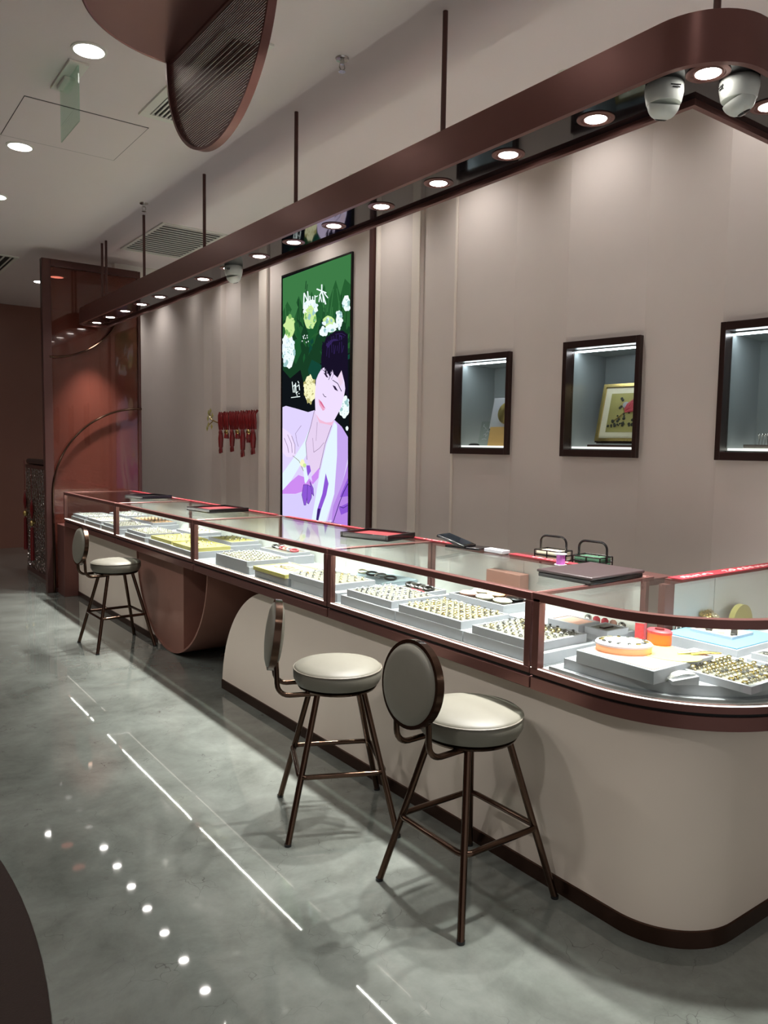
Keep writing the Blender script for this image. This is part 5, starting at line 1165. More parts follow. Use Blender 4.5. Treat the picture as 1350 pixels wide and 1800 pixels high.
# corner showcase
t = thing('corner_showcase', 'curved corner glass showcase turning right, with oval tray and orange box inside', 'showcase', (2.46, 1.58, ZA))
CX_, CY_, RC = 2.465, 1.585, .48
XE = 3.48
def cpath(inset):
    r_ = RC-inset
    return [(CX_-r_-2.46, 1.83-1.58)]+[(x-2.46, y-1.58) for x, y in arc(CX_, CY_, r_, 180, 270, 24)]+[(XE-2.46, CY_-r_-1.58)]
zt, zb = ZTOP-ZA, ZB-ZA
bk = [(XE-2.46, 1.77-1.58), (XB-2.46, 1.77-1.58), (XB-2.46, 1.83-1.58)]
f = MB()
f.sweep(cpath(0), [(0, zt-.028), (-.03, zt-.028), (-.03, zt), (0, zt)])
f.sweep(cpath(0), [(0, zb), (-.03, zb), (-.03, zb+.022), (0, zb+.022)])
f.box(X0-2.46, X0+.03-2.46, .25-.033, .25-.005, zb+.02, zt-.02)
f.box(X0-2.46+.03, XB-2.46, .238, .248, zt-.012, zt-.001)
f.box(XB-2.46, XE-2.46, .165, .19, zt-.022, zt).box(XB-2.46-.03, XB-2.46+.03, .165, .195, zb, zt-.02).box(XE-2.46-.03, XE-2.46, .165, .19, zb, zt-.02)
f.build('metal_frame', 'rose', t, smooth=35)
MB().sweep(cpath(.012), [(0, zb-.012), (-.1, zb-.012), (-.1, zb), (0, zb)]).build('shadow_gap', 'black', t, smooth=35)
MB().sweep(cpath(.004), [(0, 0), (-.2, 0), (-.2, zb-.012), (0, zb-.012)]).build('apron', 'rose', t, smooth=35)
MB().sweep(cpath(.014), [(0, zb+.022), (-.005, zb+.022), (-.005, zt-.028), (0, zt-.028)]).build('front_glass', 'glass', t, smooth=35)
b = MB(); b.prism(cpath(.03)+[(XE-2.46, .165), (XB-2.46, .165), (XB-2.46, .238)], lambda u, v, k: (u, v, k), zt-.009, zt-.002); b.build('top_glass', 'topglass', t, smooth=0)
b = MB(); b.prism(cpath(.03)+bk, lambda u, v, k: (u, v, k), zb, zb+.012); b.build('white_deck', 'white', t, smooth=0)
b = MB(); b.box(XB-2.46+.03, 2.985-2.46, .17, .178, zb+.012, zt-.022).box(2.99-2.46, XE-2.49, .17, .178, zb+.012, zt-.022)
b.build('sliding_back_panels', 'pale', t, smooth=0)
MB().sweep(cpath(.022), [(0, zb+.012), (-.022, zb+.012), (-.022, zb+.016), (0, zb+.016)]).build('brass_channel', 'brass', t, smooth=35)
MB().sweep(cpath(.001), [(0, zb+.022), (-.006, zb+.022), (-.006, zb+.0243), (0, zb+.0243)]).build('led_strip', 'strip', t, smooth=35)

MB().sweep(cpath(.031), [(0, zt-.026), (-.006, zt-.026), (-.006, zt-.018), (0, zt-.018)]).build('upper_led_strip', 'strip2', t, smooth=35)
# counter bases
t = thing('service_counter', 'cream curved counter base with arched far end and brown kick strip', 'counter', (2.3, 3, 0))
XP = 2.06
b = MB()
pr = [(1.49, 0), (4.53, 0)]+[(3.83+.70*math.cos(q*PI/2/24), .72*math.sin(q*PI/2/24)) for q in range(1, 25)]+[(1.49, .72)]
b.prism([(u-3, v) for u, v in pr], lambda u, v, k: (k, u, v), XP-2.3, 2.62-2.3)
cp = [(XP-2.3, 1.49-3)]+[(x-2.3, y-3) for x, y in arc(XP+.25, 1.49, .25, 180, 270, 20)]+[(XE-2.3, 1.24-3), (XE-2.3, 1.7-3), (2.62-2.3, 1.7-3), (2.62-2.3, 1.49-3)]
b.prism(cp, lambda u, v, k: (u, v, k), 0, .72)
b.build('base_body', 'basewhite', t, smooth=30)
kp = [(XP-2.3, 4.528-3), (XP-2.3, 1.49-3)]+[(x-2.3, y-3) for x, y in arc(XP+.25, 1.49, .25, 180, 270, 20)][1:]+[(XE-2.3, 1.24-3)]
MB().sweep(kp, [(.006, 0), (.006, .055), (-.001, .058), (-.001, 0)]).build('kick_strip', 'kick', t, smooth=35)
t = thing('service_counter', 'far cream counter base panel behind the stool beside the rose drum', 'counter', (2.3, 7, 0))
b = MB()
DC, DR = 5.55, .722
ar = [(DC+DR*math.cos(math.radians(q)), .722-DR*math.sin(math.radians(q))) for q in range(0, 71, 5)]
b.prism([(8.1-7, 0), (8.1-7, .72)]+[(u-7, v) for u, v in ar]+[(DC+DR*math.cos(math.radians(70))-7, 0)], lambda u, v, k: (k, u, v), 2.12-2.3, .32)
b.build('base_body', 'basewhite', t, smooth=30)
MB().box(2.112-2.3, 2.12-2.3, -1.15, 1.1, 0, .05).build('kick_strip', 'kick', t, smooth=0)
tag(MB().box(1.985, 2.62, 8.105, 8.37, 0, .72).build('end_pedestal', 'rose', bevel=.004), 'rose brown pedestal under the far end of the counter', 'pedestal')
t = thing('knee_panel', 'dark brown recessed panel closing the knee space under the counter', 'panel', (2.56, 4.85, 0))
MB().box(.064, .084, -1.0, .6, 0, .72).build('recessed_panel', 'rosedark', t, smooth=0)
# drum
t = thing('half_drum', 'rose metal half drum under the counter between the two cream bases', 'drum base', (2.095, 5.55, .7195))
Rd = .715
b = MB()
out = [(Rd*math.cos(q*PI/40), -Rd*math.sin(q*PI/40)) for q in range(41)]
inn = [((Rd-.014)*math.cos(q*PI/40), -(Rd-.014)*math.sin(q*PI/40)) for q in range(41)]
b.prism(out+inn[::-1], lambda u, v, k: (k, u, v), 0, .49)
b.build('drum_shell', 'drum', t, smooth=30)
b = MB()
fl = [q for q in inn if q[0] > -.27]+[(-.27, -math.sqrt((Rd-.014)**2-.27**2)), (-.27, 0)]
b.prism(fl, lambda u, v, k: (k, u, v), .008, .49); b.build('front_panel', 'drum', t, smooth=30)
b = MB(); b.prism([q for q in inn], lambda u, v, k: (k, u, v), .40, .42); b.build('recess_back', 'drum', t, smooth=30)

# ------------------------------------------------------------------ bar stools
def make_stool(label, loc, rz):
    t = thing('bar_stool', label, 'bar stool', loc, rz)
    z0, z1 = .575, .665
    pr = [(0, z0), (.15, z0), (.172, z0+.008), (.183, z0+.03), (.184, z0+.055), (.180, z0+.07), (.172, z0+.079), (.12, z0+.088), (.05, z0+.092), (0, z0+.093)]
    se = MB().lathe(pr, n=48).build('seat', 'leather', t)
    MB().tube([(.1815*math.cos(q*PI/30), .1815*math.sin(q*PI/30), z0+.068) for q in range(60)], .0035, 6, closed=True).build('piping', 'leatherseam', se)
    MB().lathe([(0, z0-.012), (.16, z0-.012), (.165, z0-.004), (.16, z0), (0, z0)], n=40).build('seat_pan', 'bronze', t)
    for sx, sy in ((1, 1), (1, -1), (-1, 1), (-1, -1)):
        lg = MB().tube([(sx*.218, sy*.218, .004), (sx*.092, sy*.092, z0-.008)], .0125, 12).build('leg', 'bronze', t)
        MB().lathe([(0, 0), (.014, 0), (.014, .01), (0, .01)], c=(sx*.218, sy*.218, 0), n=12).build('foot_cap', 'dark', lg)
    rr, c = .172, .035
    ring = []
    for ax, ay, a0 in ((1, 1, 0), (-1, 1, 90), (-1, -1, 180), (1, -1, 270)):
        ring += [(x, y, .25) for x, y in arc(ax*(rr-c), ay*(rr-c), c, a0, a0+90, 5)]
    MB().tube(ring, .0105, 10, closed=True).build('footrest_ring', 'bronze', t)
    # back: two bent tubes, round rim, padded disc
    bx = -.255
    for sy in (1, -1):
        pts = [(-.09, sy*.085, z0-.016), (bx+.05, sy*.085, z0-.018)]+[(x, sy*.085, z) for x, z in arc(bx+.05, z0+.032, .05, -90, -180, 6)][1:]+[(bx-.004, sy*.085, .70)]
        MB().tube(pts, .0105, 10).build('back_tube', 'bronze', t)
    cz, rb, tl = .785, .14, math.radians(7)
    az = (-math.cos(tl), 0, math.sin(tl)); ay = (0, 1, 0); ax = (math.sin(tl), 0, math.cos(tl))
    c0_ = (bx-.006, 0, cz)
    MB().lathe([(rb-.008, -.014), (rb+.004, -.014), (rb+.004, .014), (rb-.008, .014), (rb-.008, -.014)], c=c0_, n=48, ax=ax, ay=ay, az=az).build('back_rim', 'bronze', t)
    MB().lathe([(0, .036), (.06, .034), (.105, .028), (.128, .02), (.134, .01), (.134, -.01), (.128, -.02), (.105, -.028), (.06, -.034), (0, -.036)], c=c0_, n=48, ax=ax, ay=ay, az=az).build('back_pad', 'leather', t)
    return t
st = make_stool('nearest round backed bar stool, square to the counter, its seat half lit', (1.805, 1.935, 0), 0)
dup(st, (1.722, 2.654, 0), math.radians(-24.8), 'middle bar stool, turned sideways with its round back seen edge on')
dup(st, (1.838, 5.97, 0), math.radians(2), 'farthest bar stool, standing by the rose drum')

# ------------------------------------------------------------------ things on the counter top
def open_tray(name, label, cx, cy, sx, sy, h, rz, m_out, m_in):
    t = thing(name, label, 'tray', (cx, cy, ZTOP), rz)
    b = MB(); w_ = .014
    b.box(-sx/2, sx/2, -sy/2, sy/2, 0, .006).box(-sx/2, sx/2, -sy/2, -sy/2+w_, .006, h).box(-sx/2, sx/2, sy/2-w_, sy/2, .006, h)
    b.box(-sx/2, -sx/2+w_, -sy/2+w_, sy/2-w_, .006, h).box(sx/2-w_, sx/2, -sy/2+w_, sy/2-w_, .006, h)
    b.build('tray_body', m_out, t, bevel=.004)
    MB().box(-sx/2+w_, sx/2-w_, -sy/2+w_, sy/2-w_, .006, h*.6).build('lining', m_in, t, smooth=0)
    return t
open_tray('jewellery_tray', 'black lacquer tray farthest along the counter top', 2.43, 6.92, .3, .3, .03, .2, 'blacklac', 'blacklac')
open_tray('jewellery_tray', 'shallow black tray with red lining in front of the screen, second from the far end', 2.41, 5.38, .33, .34, .03, .1, 'blacklac', 'red')
open_tray('jewellery_tray', 'larger black tray with red lining on the showcase beside the tablet stand', 2.47, 3.42, .26, .32, .032, .32, 'blacklac', 'red')
t = thing('counter_pad', 'dark brown leather counter pad on the seam before the corner', 'pad', (2.435, 1.945, ZTOP), .04)
MB().box(-.165, .165, -.125, .125, .0, .018).build('base_board', 'blacklac', t, bevel=.004)
MB().box(-.17, .17, -.13, .13, .018, .03).build('leather_top', 'brownpad', t, bevel=.005)
t = thing('tablet_stand', 'black folding tablet on a stand leaning on the counter top', 'tablet', (2.6, 2.84, ZTOP), .25)
MB().obox((0, 0, .006), (1, 0, 0), (0, 1, 0), (0, 0, 1), .05, .1, .006).build('stand_base', 'blacklac', t, bevel=.003)
tl = math.radians(15)
MB().obox((-.01, .06, .034), (1, 0, 0), (0, math.cos(tl), math.sin(tl)), (0, -math.sin(tl), math.cos(tl)), .055, .085, .007).build('tablet_body', 'blacklac', t, bevel=.003)
MB().obox((-.0105, .0585, .0415), (1, 0, 0), (0, math.cos(tl), math.sin(tl)), (0, -math.sin(tl), math.cos(tl)), .047, .075, .001).build('tablet_glass', 'blackgloss', t, smooth=0)
tag(MB().box(2.59, 2.64, 2.585, 2.71, ZTOP, ZTOP+.016).build('white_box', 'white', bevel=.002), 'flat white box on the counter top between tablet and red banner', 'box')
t = thing('thread_spool', 'pink purple thread spool with white flanges beside the brown pad', 'spool', (2.57, 2.215, ZTOP))
MB().lathe([(0, 0), (.026, 0), (.026, .004), (0, .004)], n=24).build('lower_flange', 'white', t)
MB().lathe([(0, .004), (.018, .004), (.019, .025), (.018, .046), (0, .046)], n=24).build('thread', 'purple', t)
MB().lathe([(0, .046), (.026, .046), (.026, .05), (0, .05)], n=24).build('upper_flange', 'white', t)

def banner(label, x0, x1, y0, y1, words_, seed):
    t = thing('red_banner_strip', label, 'banner', ((x0+x1)/2, (y0+y1)/2, ZTOP))
    hx, hy = (x1-x0)/2, (y1-y0)/2
    MB().box(-hx, hx, -hy, hy, 0, .004).build('banner_sheet', 'bannerred', t, smooth=0)
    rnd = random.Random(seed); b = MB()
    alongy = hy > hx; L = max(hx, hy); W = min(hx, hy)
    for s0, s1 in words_:
        u = s0
        while u < s1:
            w_ = rnd.uniform(.012, .028)
            for k in range(3):
                a0 = rnd.uniform(-.6, .1)*W; a1 = a0+rnd.uniform(.15, .6)*W; b0 = u+rnd.uniform(0, .4)*w_; b1 = b0+rnd.uniform(.2, .6)*w_
                q = (a0, a1, b0, b1) if alongy else (b0, b1, a0, a1)
                b.box(q[0], q[1], q[2], q[3], .004, .0046)
            u += w_+.008
    b.build('white_lettering', 'bannerwhite', t, smooth=0)
banner('red printed banner strip along the back edge of the near straight showcase', 2.618, 2.662, 1.9, 2.57, ((-.25, -.08), (.0, .2)), 1)
banner('red banner strip along the back edge behind the tablet, below the screen', 2.63, 2.662, 2.95, 4.75, ((-.8, -.6), (.2, .5)), 2)
banner('red banner strip along the far back edge of the counter', 2.63, 2.662, 4.9, 8.0, ((-1, -.8), (.2, .6)), 3)
banner('red banner with white lettering along the back of the curved corner showcase', 2.68, 3.46, 1.705, 1.768, ((-.35, -.16), (-.05, .35)), 4)
# staff-side shelf with two little baskets
tag(MB().box(2.667, 2.92, 1.9, 2.75, 1.0, 1.03).build('staff_shelf', 'rosedark', bevel=.003), 'brown shelf along the staff side of the near showcase, behind the red banner', 'shelf')
bpy.data.objects['staff_shelf'].data.materials[0] = M['rosedark']
def basket(x, y, label, fill):
    t = thing('wire_basket', label, 'basket', (x, y, 1.03), .1)
    b = MB()
    for z in (.006, .03, .052):
        b.tube([(-.05, -.07, z), (.05, -.07, z), (.05, .07, z), (-.05, .07, z)], .003, 6, closed=True)
    for px, py in ((-.05, -.07), (.05, -.07), (.05, .07), (-.05, .07), (0, -.07), (0, .07), (-.05, 0), (.05, 0)):
        b.tube([(px, py, .006), (px, py, .052)], .003, 6)
    b.build('wire_body', 'blacklac', t)
    MB().tube([(0, -.072, .03), (0, -.072, .085)]+[(0, y_, z_) for y_, z_ in arc(-.04, .085, .032, 180, 90, 5)][1:]+[(0, y_, z_) for y_, z_ in arc(.04, .085, .032, 90, 0, 5)]+[(0, .072, .03)], .0055, 8).build('handle', 'blacklac', t)
    MB().box(-.044, .044, -.064, .064, .004, .048).build('packed_cards', fill, t, smooth=0)
basket(2.80, 2.46, 'small black wire basket left of the pair behind the counter', 'cream')
basket(2.80, 2.23, 'small black wire basket with green cards, right of the pair behind the counter', 'greenbox')

# ------------------------------------------------------------------ jewellery inside the showcases
DK = ZB+.012
def riser(cx, cy, sx, sy, z0, z1, label, m='white', rz=0):
    o = MB().box(-sx/2, sx/2, -sy/2, sy/2, 0, z1-z0).build('display_riser', m, loc=(cx, cy, z0), bevel=.002)
    o.rotation_euler = (0, 0, rz)
    return tag(o, label, 'riser')
def tray(cx, cy, sx, sy, z0, z1, label, pad='padgrey', rz=0, cat='tray', body='white', rim=.012):
    t = thing('display_tray', label, cat, (cx, cy, z0), rz)
    h_ = z1-z0; b = MB()
    b.box(-sx/2, sx/2, -sy/2, sy/2, 0, h_-.008)
    b.box(-sx/2, sx/2, -sy/2, -sy/2+rim, h_-.008, h_).box(-sx/2, sx/2, sy/2-rim, sy/2, h_-.008, h_)
    b.box(-sx/2, -sx/2+rim, -sy/2+rim, sy/2-rim, h_-.008, h_).box(sx/2-rim, sx/2, -sy/2+rim, sy/2-rim, h_-.008, h_)
    b.build('tray_body', body, t, smooth=0)
    MB().box(-sx/2+rim, sx/2-rim, -sy/2+rim, sy/2-rim, h_-.008, h_-.003).build('pad', pad, t, smooth=0)
    return t, z1-.003

def ring_mesh(r, w, stone, m1, m2):
    b = MB()
    b.tube([(0, r*math.cos(q*PI/7), r*math.sin(q*PI/7)) for q in range(8)], w, 5)
    b.mi = 1
    b.lathe([(0, .0), (stone, .003), (stone*.6, .006), (0, .0065)], c=(0, 0, r+w*.6), n=7)
    o = b.build('proto', [m1, m2]); me = o.data; bpy.data.objects.remove(o); return me
RM = [ring_mesh(.0075, .003, .0078, 'silver', 'white'), ring_mesh(.0075, .0034, .008, 'goldpale', 'silver'), ring_mesh(.008, .0034, .007, 'silver', 'darkstone')]
GM = [ring_mesh(.0085, .004, .0095, 'goldpale', 'gold'), ring_mesh(.008, .0036, .009, 'gold', 'goldpale'), ring_mesh(.0085, .0036, .0075, 'goldpale', 'darkstone')]
def rows(cx, cy, sx, sy, z, nx, ny, meshes, label, group, name='ring', cat='ring', jit=.15, rz=0, tilt=0):
    m = len(meshes)
    for i in range(nx):
        for j in range(ny):
            u = ((i+.5)/nx-.5)*sx; v = ((j+.5)/ny-.5)*sy
            o = bpy.data.objects.new(name, random.choice(meshes)); COL.objects.link(o)
            o.location = (cx+u*math.cos(rz)-v*math.sin(rz), cy+u*math.sin(rz)+v*math.cos(rz), z)
            o.rotation_euler = (0, 0, rz+random.uniform(-jit, jit))
            tag(o, label, cat, group)

# nearest straight showcase
riser(2.205, 2.92, .31, .44, DK, .832, 'white riser under the silver ring tray, left of the pair beneath trays')
_, z = tray(2.195, 2.92, .27, .36, .832, .864, 'white tray of silver rings on the left riser in the near showcase')
rows(2.195, 2.92, .235, .325, z, 7, 8, RM, 'small silver ring in the tray behind the red lined bracelet tray corner', 'silver rings in the left tray of the near showcase')
riser(2.205, 2.475, .31, .44, DK, .832, 'white riser under the gold ring tray in the middle of the near showcase')
_, z = tray(2.19, 2.475, .27, .41, .832, .864, 'white tray of pale gold rings in the middle of the near showcase')
rows(2.19, 2.475, .235, .375, z, 7, 10, GM, 'pale gold ring in the middle tray of the near showcase', 'gold rings in the middle tray')
riser(2.205, 2.045, .31, .41, DK, .832, 'white riser beside the corner seam under a mixed ring tray')
_, z = tray(2.19, 2.035, .27, .34, .832, .864, 'white ring tray beside the corner seam, half behind the double post')
rows(2.19, 2.035, .235, .305, z, 7, 8, RM+GM[:1], 'mixed silver ring in the tray beside the corner seam', 'rings in the tray by the corner seam')
riser(2.53, 2.47, .22, .62, DK, .832, 'long white riser along the back of the near showcase')
t, z = tray(2.50, 2.56, .2, .36, .832, .872, 'white tray with black inserts and oval trinkets at the back of the near showcase', pad='blacklac')
for k, (u, v, m_) in enumerate(((-.04, .11, 'pink'), (.05, .12, 'cream'), (-.04, .0, 'cream'), (.05, .02, 'peach'), (-.035, -.11, 'cream'), (.05, -.1, 'blacklac'))):
    o = MB().lathe([(0, 0), (.035, 0), (.04, .008), (.03, .016), (0, .019)], n=20, sx=.9, sy=1.25).build('oval_trinket_box', m_, loc=(2.50+u, 2.56+v, z))
    tag(o, ['pink oval trinket box at the far front of the black insert tray', 'cream oval trinket box at the far back of the black insert tray', 'cream oval trinket box in the middle front of the black insert tray', 'peach oval trinket box in the middle back of the black insert tray', 'cream oval trinket box at the near front of the black insert tray', 'black oval trinket box at the near back of the black insert tray'][k], 'trinket box')
riser(2.45, 3.02, .2, .26, DK, .825, 'low white riser at the back under the bracelet tray')
t, z = tray(2.45, 3.02, .16, .22, .825, .845, 'small white tray with black bracelets at the back of the near showcase')
for k in range(5):
    o = MB().tube([(.028*math.cos(q*PI/8), .017*math.sin(q*PI/8), .013+.006*math.sin(q*PI/8)) for q in range(16)], .007, 7, closed=True).build('bracelet', ['darkstone', 'silver', 'darkstone', 'silver', 'darkstone'][k], loc=(2.45, 2.95+.036*k, z-.001+.0))
    tag(o, 'dark and silver bracelet on the small tray at the back of the near showcase', 'bracelet', 'bracelets on the small back tray')
o = MB().prism([(-.05, 0), (.05, 0), (.05, .006), (-.05, .006)], lambda u, v, k: (k, u, v), -.045, .0).build('red_price_card', 'rosered', loc=(2.405, 2.98, z)); tag(o, 'small red card in front of the black bracelets', 'card')
t = thing('brown_gift_box', 'small rose brown box with a pale handle line at the back of the near showcase', 'box', (2.60, 2.56, .832))
MB().box(-.03, .03, -.11, .11, 0, .15).build('box_body', 'drum', t, bevel=.003)
MB().box(-.033, -.03, -.05, .05, .07, .076).build('pale_handle', 'cream', t, smooth=0)
# showcase in front of the screen
riser(2.21, 3.41, .31, .46, DK, .832, 'white riser under the ring tray behind the third double post')
_, z = tray(2.19, 3.45, .27, .43, .832, .864, 'white ring tray crossing behind the third double post')
rows(2.19, 3.45, .23, .39, z, 5, 6, RM+GM, 'mixed ring in the tray behind the third double post', 'rings in the tray behind the third post')
riser(2.21, 3.87, .31, .4, DK, .832, 'white riser under the yellow pad before the screen')
t, z = tray(2.17, 3.87, .26, .38, .832, .852, 'pale yellow pad with fine chains near the middle of the screen showcase', pad='cream', body='yellow')
o = MB().tube([(.04*math.cos(q*.35)*(1-q/60), .12*math.sin(q*.23), 0.002) for q in range(40)], .0022, 5).build('fine_chain', 'gold', loc=(2.17, 3.87, z)); tag(o, 'fine gold chain lying on the yellow pad', 'chain')
riser(2.21, 4.38, .31, .48, DK, .832, 'white riser under the far ring tray of the screen showcase')
_, z = tray(2.19, 4.38, .28, .44, .832, .862, 'white ring tray at the far end of the screen showcase')
rest = [(2.19, 4.38, .24, .40, z, 7, 9, RM)]
riser(2.52, 4.55, .22, .4, DK, .84, 'white riser at the far back of the screen showcase')
t, z = tray(2.52, 4.55, .18, .36, .84, .86, 'white tray with rose coloured bracelets at the far back of the screen showcase')
for k in range(6):
    o = MB().tube([(.026*math.cos(q*PI/8), .016*math.sin(q*PI/8), .013+.006*math.sin(q*PI/8)) for q in range(16)], .007, 7, closed=True).build('rose_bracelet', ['rosered', 'white', 'pink', 'rosered', 'silver', 'darkstone'][k], loc=(2.52, 4.42+.05*k, z-.001))
    tag(o, 'rose or silver bracelet on the back tray of the screen showcase', 'bracelet', 'rose bracelets on the far back tray')
riser(2.52, 3.55, .24, .55, DK, .835, 'pale blue board under watches at the back before the screen', m='paleblue')
for k in range(4):
    o = MB().tube([(.034*math.cos(q*PI/8), .024*math.sin(q*PI/8), .012+.006*math.sin(q*PI/8)) for q in range(16)], .006, 7, closed=True).build('watch_band', ['darkstone', 'silver', 'darkstone', 'goldpale'][k], loc=(2.5, 3.34+.085*k, .835))
    tag(o, 'small watch or cuff standing on the pale blue board', 'cuff', 'cuffs on the blue board')
o = MB().lathe([(0, .05), (.02, .04), (.028, .02), (.02, 0), (0, 0)], n=14).build('yellow_charm', 'yellow', loc=(2.36, 3.22, DK)); tag(o, 'small yellow charm just right of the third double post', 'charm')
t, z = tray(2.36, 4.0, .14, .2, DK, .82, 'low white tray with olive clip behind the yellow pad')
o = MB().box(-.015, .015, -.06, .06, 0, .01).build('olive_clip', 'olive', loc=(2.36, 4.0, z), bevel=.003); tag(o, 'flat olive gold clip on the low tray behind the yellow pad', 'clip')
# showcase above the drum
for k, (x, y, sx, sy, pad, bd, lb) in enumerate((
        (2.17, 5.12, .26, .4, 'yellow', 'yellow', 'pale yellow pad at the near end of the showcase above the drum'),
        (2.19, 5.58, .28, .42, 'yellow', 'yellow', 'pale yellow pad in the middle of the showcase above the drum'),
        (2.18, 6.1, .28, .44, 'padgrey', 'white', 'white ring tray at the far end of the showcase above the drum'),
        (2.5, 5.3, .22, .4, 'yellow', 'white', 'yellow lined tray at the back, near half of the showcase above the drum'),
        (2.5, 5.95, .22, .4, 'cream', 'white', 'cream lined tray at the back, far half of the showcase above the drum'))):
    riser(x, y, sx+.03, sy+.03, DK, .83, 'white riser under the '+lb.split(' showcase')[0].replace('pale ', ''))
    t, z = tray(x, y, sx, sy, .83, .855, lb, pad=pad, body=bd)
    if pad == 'padgrey': rest.append((x, y, sx-.04, sy-.04, z, 7, 9, RM))
    else: rest.append((x, y, sx-.08, sy-.1, z, 3, 4, GM))
for k, (x, y, sx, sy, pad, lb) in enumerate((
        (2.18, 6.75, .28, .42, 'padgrey', 'white ring tray at the near front of the farthest showcase'),
        (2.18, 7.25, .28, .42, 'cream', 'cream tray in the middle of the farthest showcase'),
        (2.18, 7.75, .28, .42, 'white', 'white tray at the far front of the farthest showcase'),
        (2.5, 7.0, .22, .6, 'peach', 'peach tray at the back of the farthest showcase'),
        (2.5, 7.7, .22, .5, 'white', 'white tray at the far back of the farthest showcase'))):
    riser(x, y, sx+.03, sy+.03, DK, .83, 'white riser under the '+lb.split(' of the')[0])
    t, z = tray(x, y, sx, sy, .83, .855, lb, pad=pad)
    rest.append((x, y, sx-.06, sy-.06, z, 5, 6, RM if k != 3 else GM))
# the rest of the rings, too small to count
bm = bmesh.new()
for cx, cy, sx, sy, z, nx, ny, ms in rest:
    for i in range(nx):
        for j in range(ny):
            me = random.choice(ms); k0 = len(bm.verts)
            bm.from_mesh(me); bm.verts.ensure_lookup_table()
            T = Matrix.Translation((cx+((i+.5)/nx-.5)*sx, cy+((j+.5)/ny-.5)*sy, z)) @ Matrix.Rotation(random.uniform(-.3, .3), 4, 'Z')
            for v in bm.verts[k0:]: v.co = T @ v.co
me = bpy.data.meshes.new('distant_rings'); bm.to_mesh(me); bm.free()
for q in ('goldpale', 'silver'): me.materials.append(M[q])
o = bpy.data.objects.new('distant_rings', me); COL.objects.link(o)
tag(o, 'many tiny rings and charms spread over the far showcase trays', 'rings', kind='stuff')

# corner showcase contents
def curved(inset, y0, xe, yb, z0, z1, name, label):
    r_ = RC-inset
    pts = [(CX_-r_, y0)]+arc(CX_, CY_, r_, 180, 270, 24)+[(xe, CY_-r_), (xe, yb), (CX_-r_+.3, yb), (CX_-r_+.3, y0)]
    b = MB(); b.prism(pts, lambda u, v, k: (u, v, k), z0, z1)
    return tag(b.build(name, 'white', smooth=30), label, 'riser')
curved(.05, 1.79, 3.3, 1.60, DK, .803, 'curved_riser', 'lower white curved riser following the corner glass')
curved(.075, 1.745, 3.25, 1.58, .803, .838, 'curved_riser', 'upper white curved riser carrying the pink board and gold tray')
o = MB().box(-.165, .165, -.15, .15, 0, .044).build('pink_board', ['white'], loc=(2.235, 1.535, .838), bevel=.002); 
o.name = 'raised_board'
tt = thing('raised_board', 'white raised board with pink and yellow top under the oval tray', 'board', (2.215, 1.535, .838))
o.parent = tt; o.location = (0, 0, 0); o.name = 'board_body'
MB().box(-.155, .155, -.14, .14, .044, .0455).build('pink_sheet', 'pink', tt, smooth=0)
MB().lathe([(0, .0455), (.12, .0455), (.12, .047), (0, .047)], c=(.055, -.045, 0), n=40, sx=.75, sy=1).build('yellow_disc', 'yellow', tt)
ZQ = .838+.0455
tt = thing('oval_tray', 'white oval tray with peach rim holding tiny gold pendants', 'tray', (2.17, 1.585, ZQ), math.radians(-52))
MB().lathe([(0, 0), (.088, 0), (.09, .004), (.09, .022), (0, .022)], n=48, sx=1, sy=.72).build('peach_base', 'peach', tt)
MB().lathe([(0, .022), (.093, .022), (.094, .028), (.088, .034), (.05, .037), (0, .038)], n=48, sx=1, sy=.72).build('white_top', 'white', tt)
for k in range(14):
    an = k*2*PI/14; q = Vector((.072*math.cos(an), .05*math.sin(an), 0)); q.rotate(Matrix.Rotation(math.radians(-52), 3, 'Z'))
    o = MB().lathe([(0, .006), (.006, .004), (.007, 0), (0, 0)], n=8, sx=1, sy=1.7).build('gold_pendant', random.choice(['gold', 'goldpale', 'silver']), loc=(2.17+q.x, 1.585+q.y, ZQ+.034))
    o.rotation_euler = (0, 0, random.uniform(0, 3)); tag(o, 'tiny pendant on the rim of the white oval tray', 'pendant', 'pendants round the oval tray')
tt = thing('orange_drum_box', 'small orange oval box with red patterned lid behind the oval tray', 'box', (2.355, 1.575, ZQ+.0015))
MB().lathe([(0, 0), (.042, 0), (.044, .004), (.044, .038), (0, .038)], n=36, sx=.75, sy=1).build('box_body', 'orange', tt)
MB().lathe([(0, .038), (.046, .038), (.046, .046), (.04, .05), (0, .05)], n=36, sx=.75, sy=1).build('patterned_lid', 'redpat', tt)
MB().lathe([(0, .05), (.018, .05), (.016, .055), (0, .055)], n=20, sx=.75, sy=1).build('red_centre', 'red', tt)
tt = thing('red_card_box', 'red and white patterned upright box left of the orange oval box', 'box', (2.36, 1.655, ZQ), .3)
MB().box(-.016, .016, -.016, .016, 0, .06).build('card_body', 'redpat', tt, bevel=.002)
MB().box(-.017, .017, -.017, .017, .06, .066).build('card_lid', 'white', tt, bevel=.002)
for k, m_ in enumerate(('silver', 'gold')):
    o = MB().tube([(-.05, 0, .005), (.0, .004, .007), (.055, -.004, .005)], [.003, .006, .003], 8).build('bangle_bar', m_, loc=(2.325+.028*k, 1.43-.03*k, ZQ+.0015))
    o.rotation_euler = (0, 0, math.radians(-28)); tag(o, ['slim silver bangle bar lying on the yellow disc', 'slim golden bangle bar lying on the yellow disc, nearer the gold tray'][k], 'bangle')
_, z = tray(2.345, 1.285, .26, .24, .838, .862, 'white tray of gold bracelets at the front of the curved corner', rz=math.radians(0))
rows(2.345, 1.285, .235, .215, z, 10, 5, GM, 'gold ring in the front tray of the curved corner', 'gold rings in the corner tray')
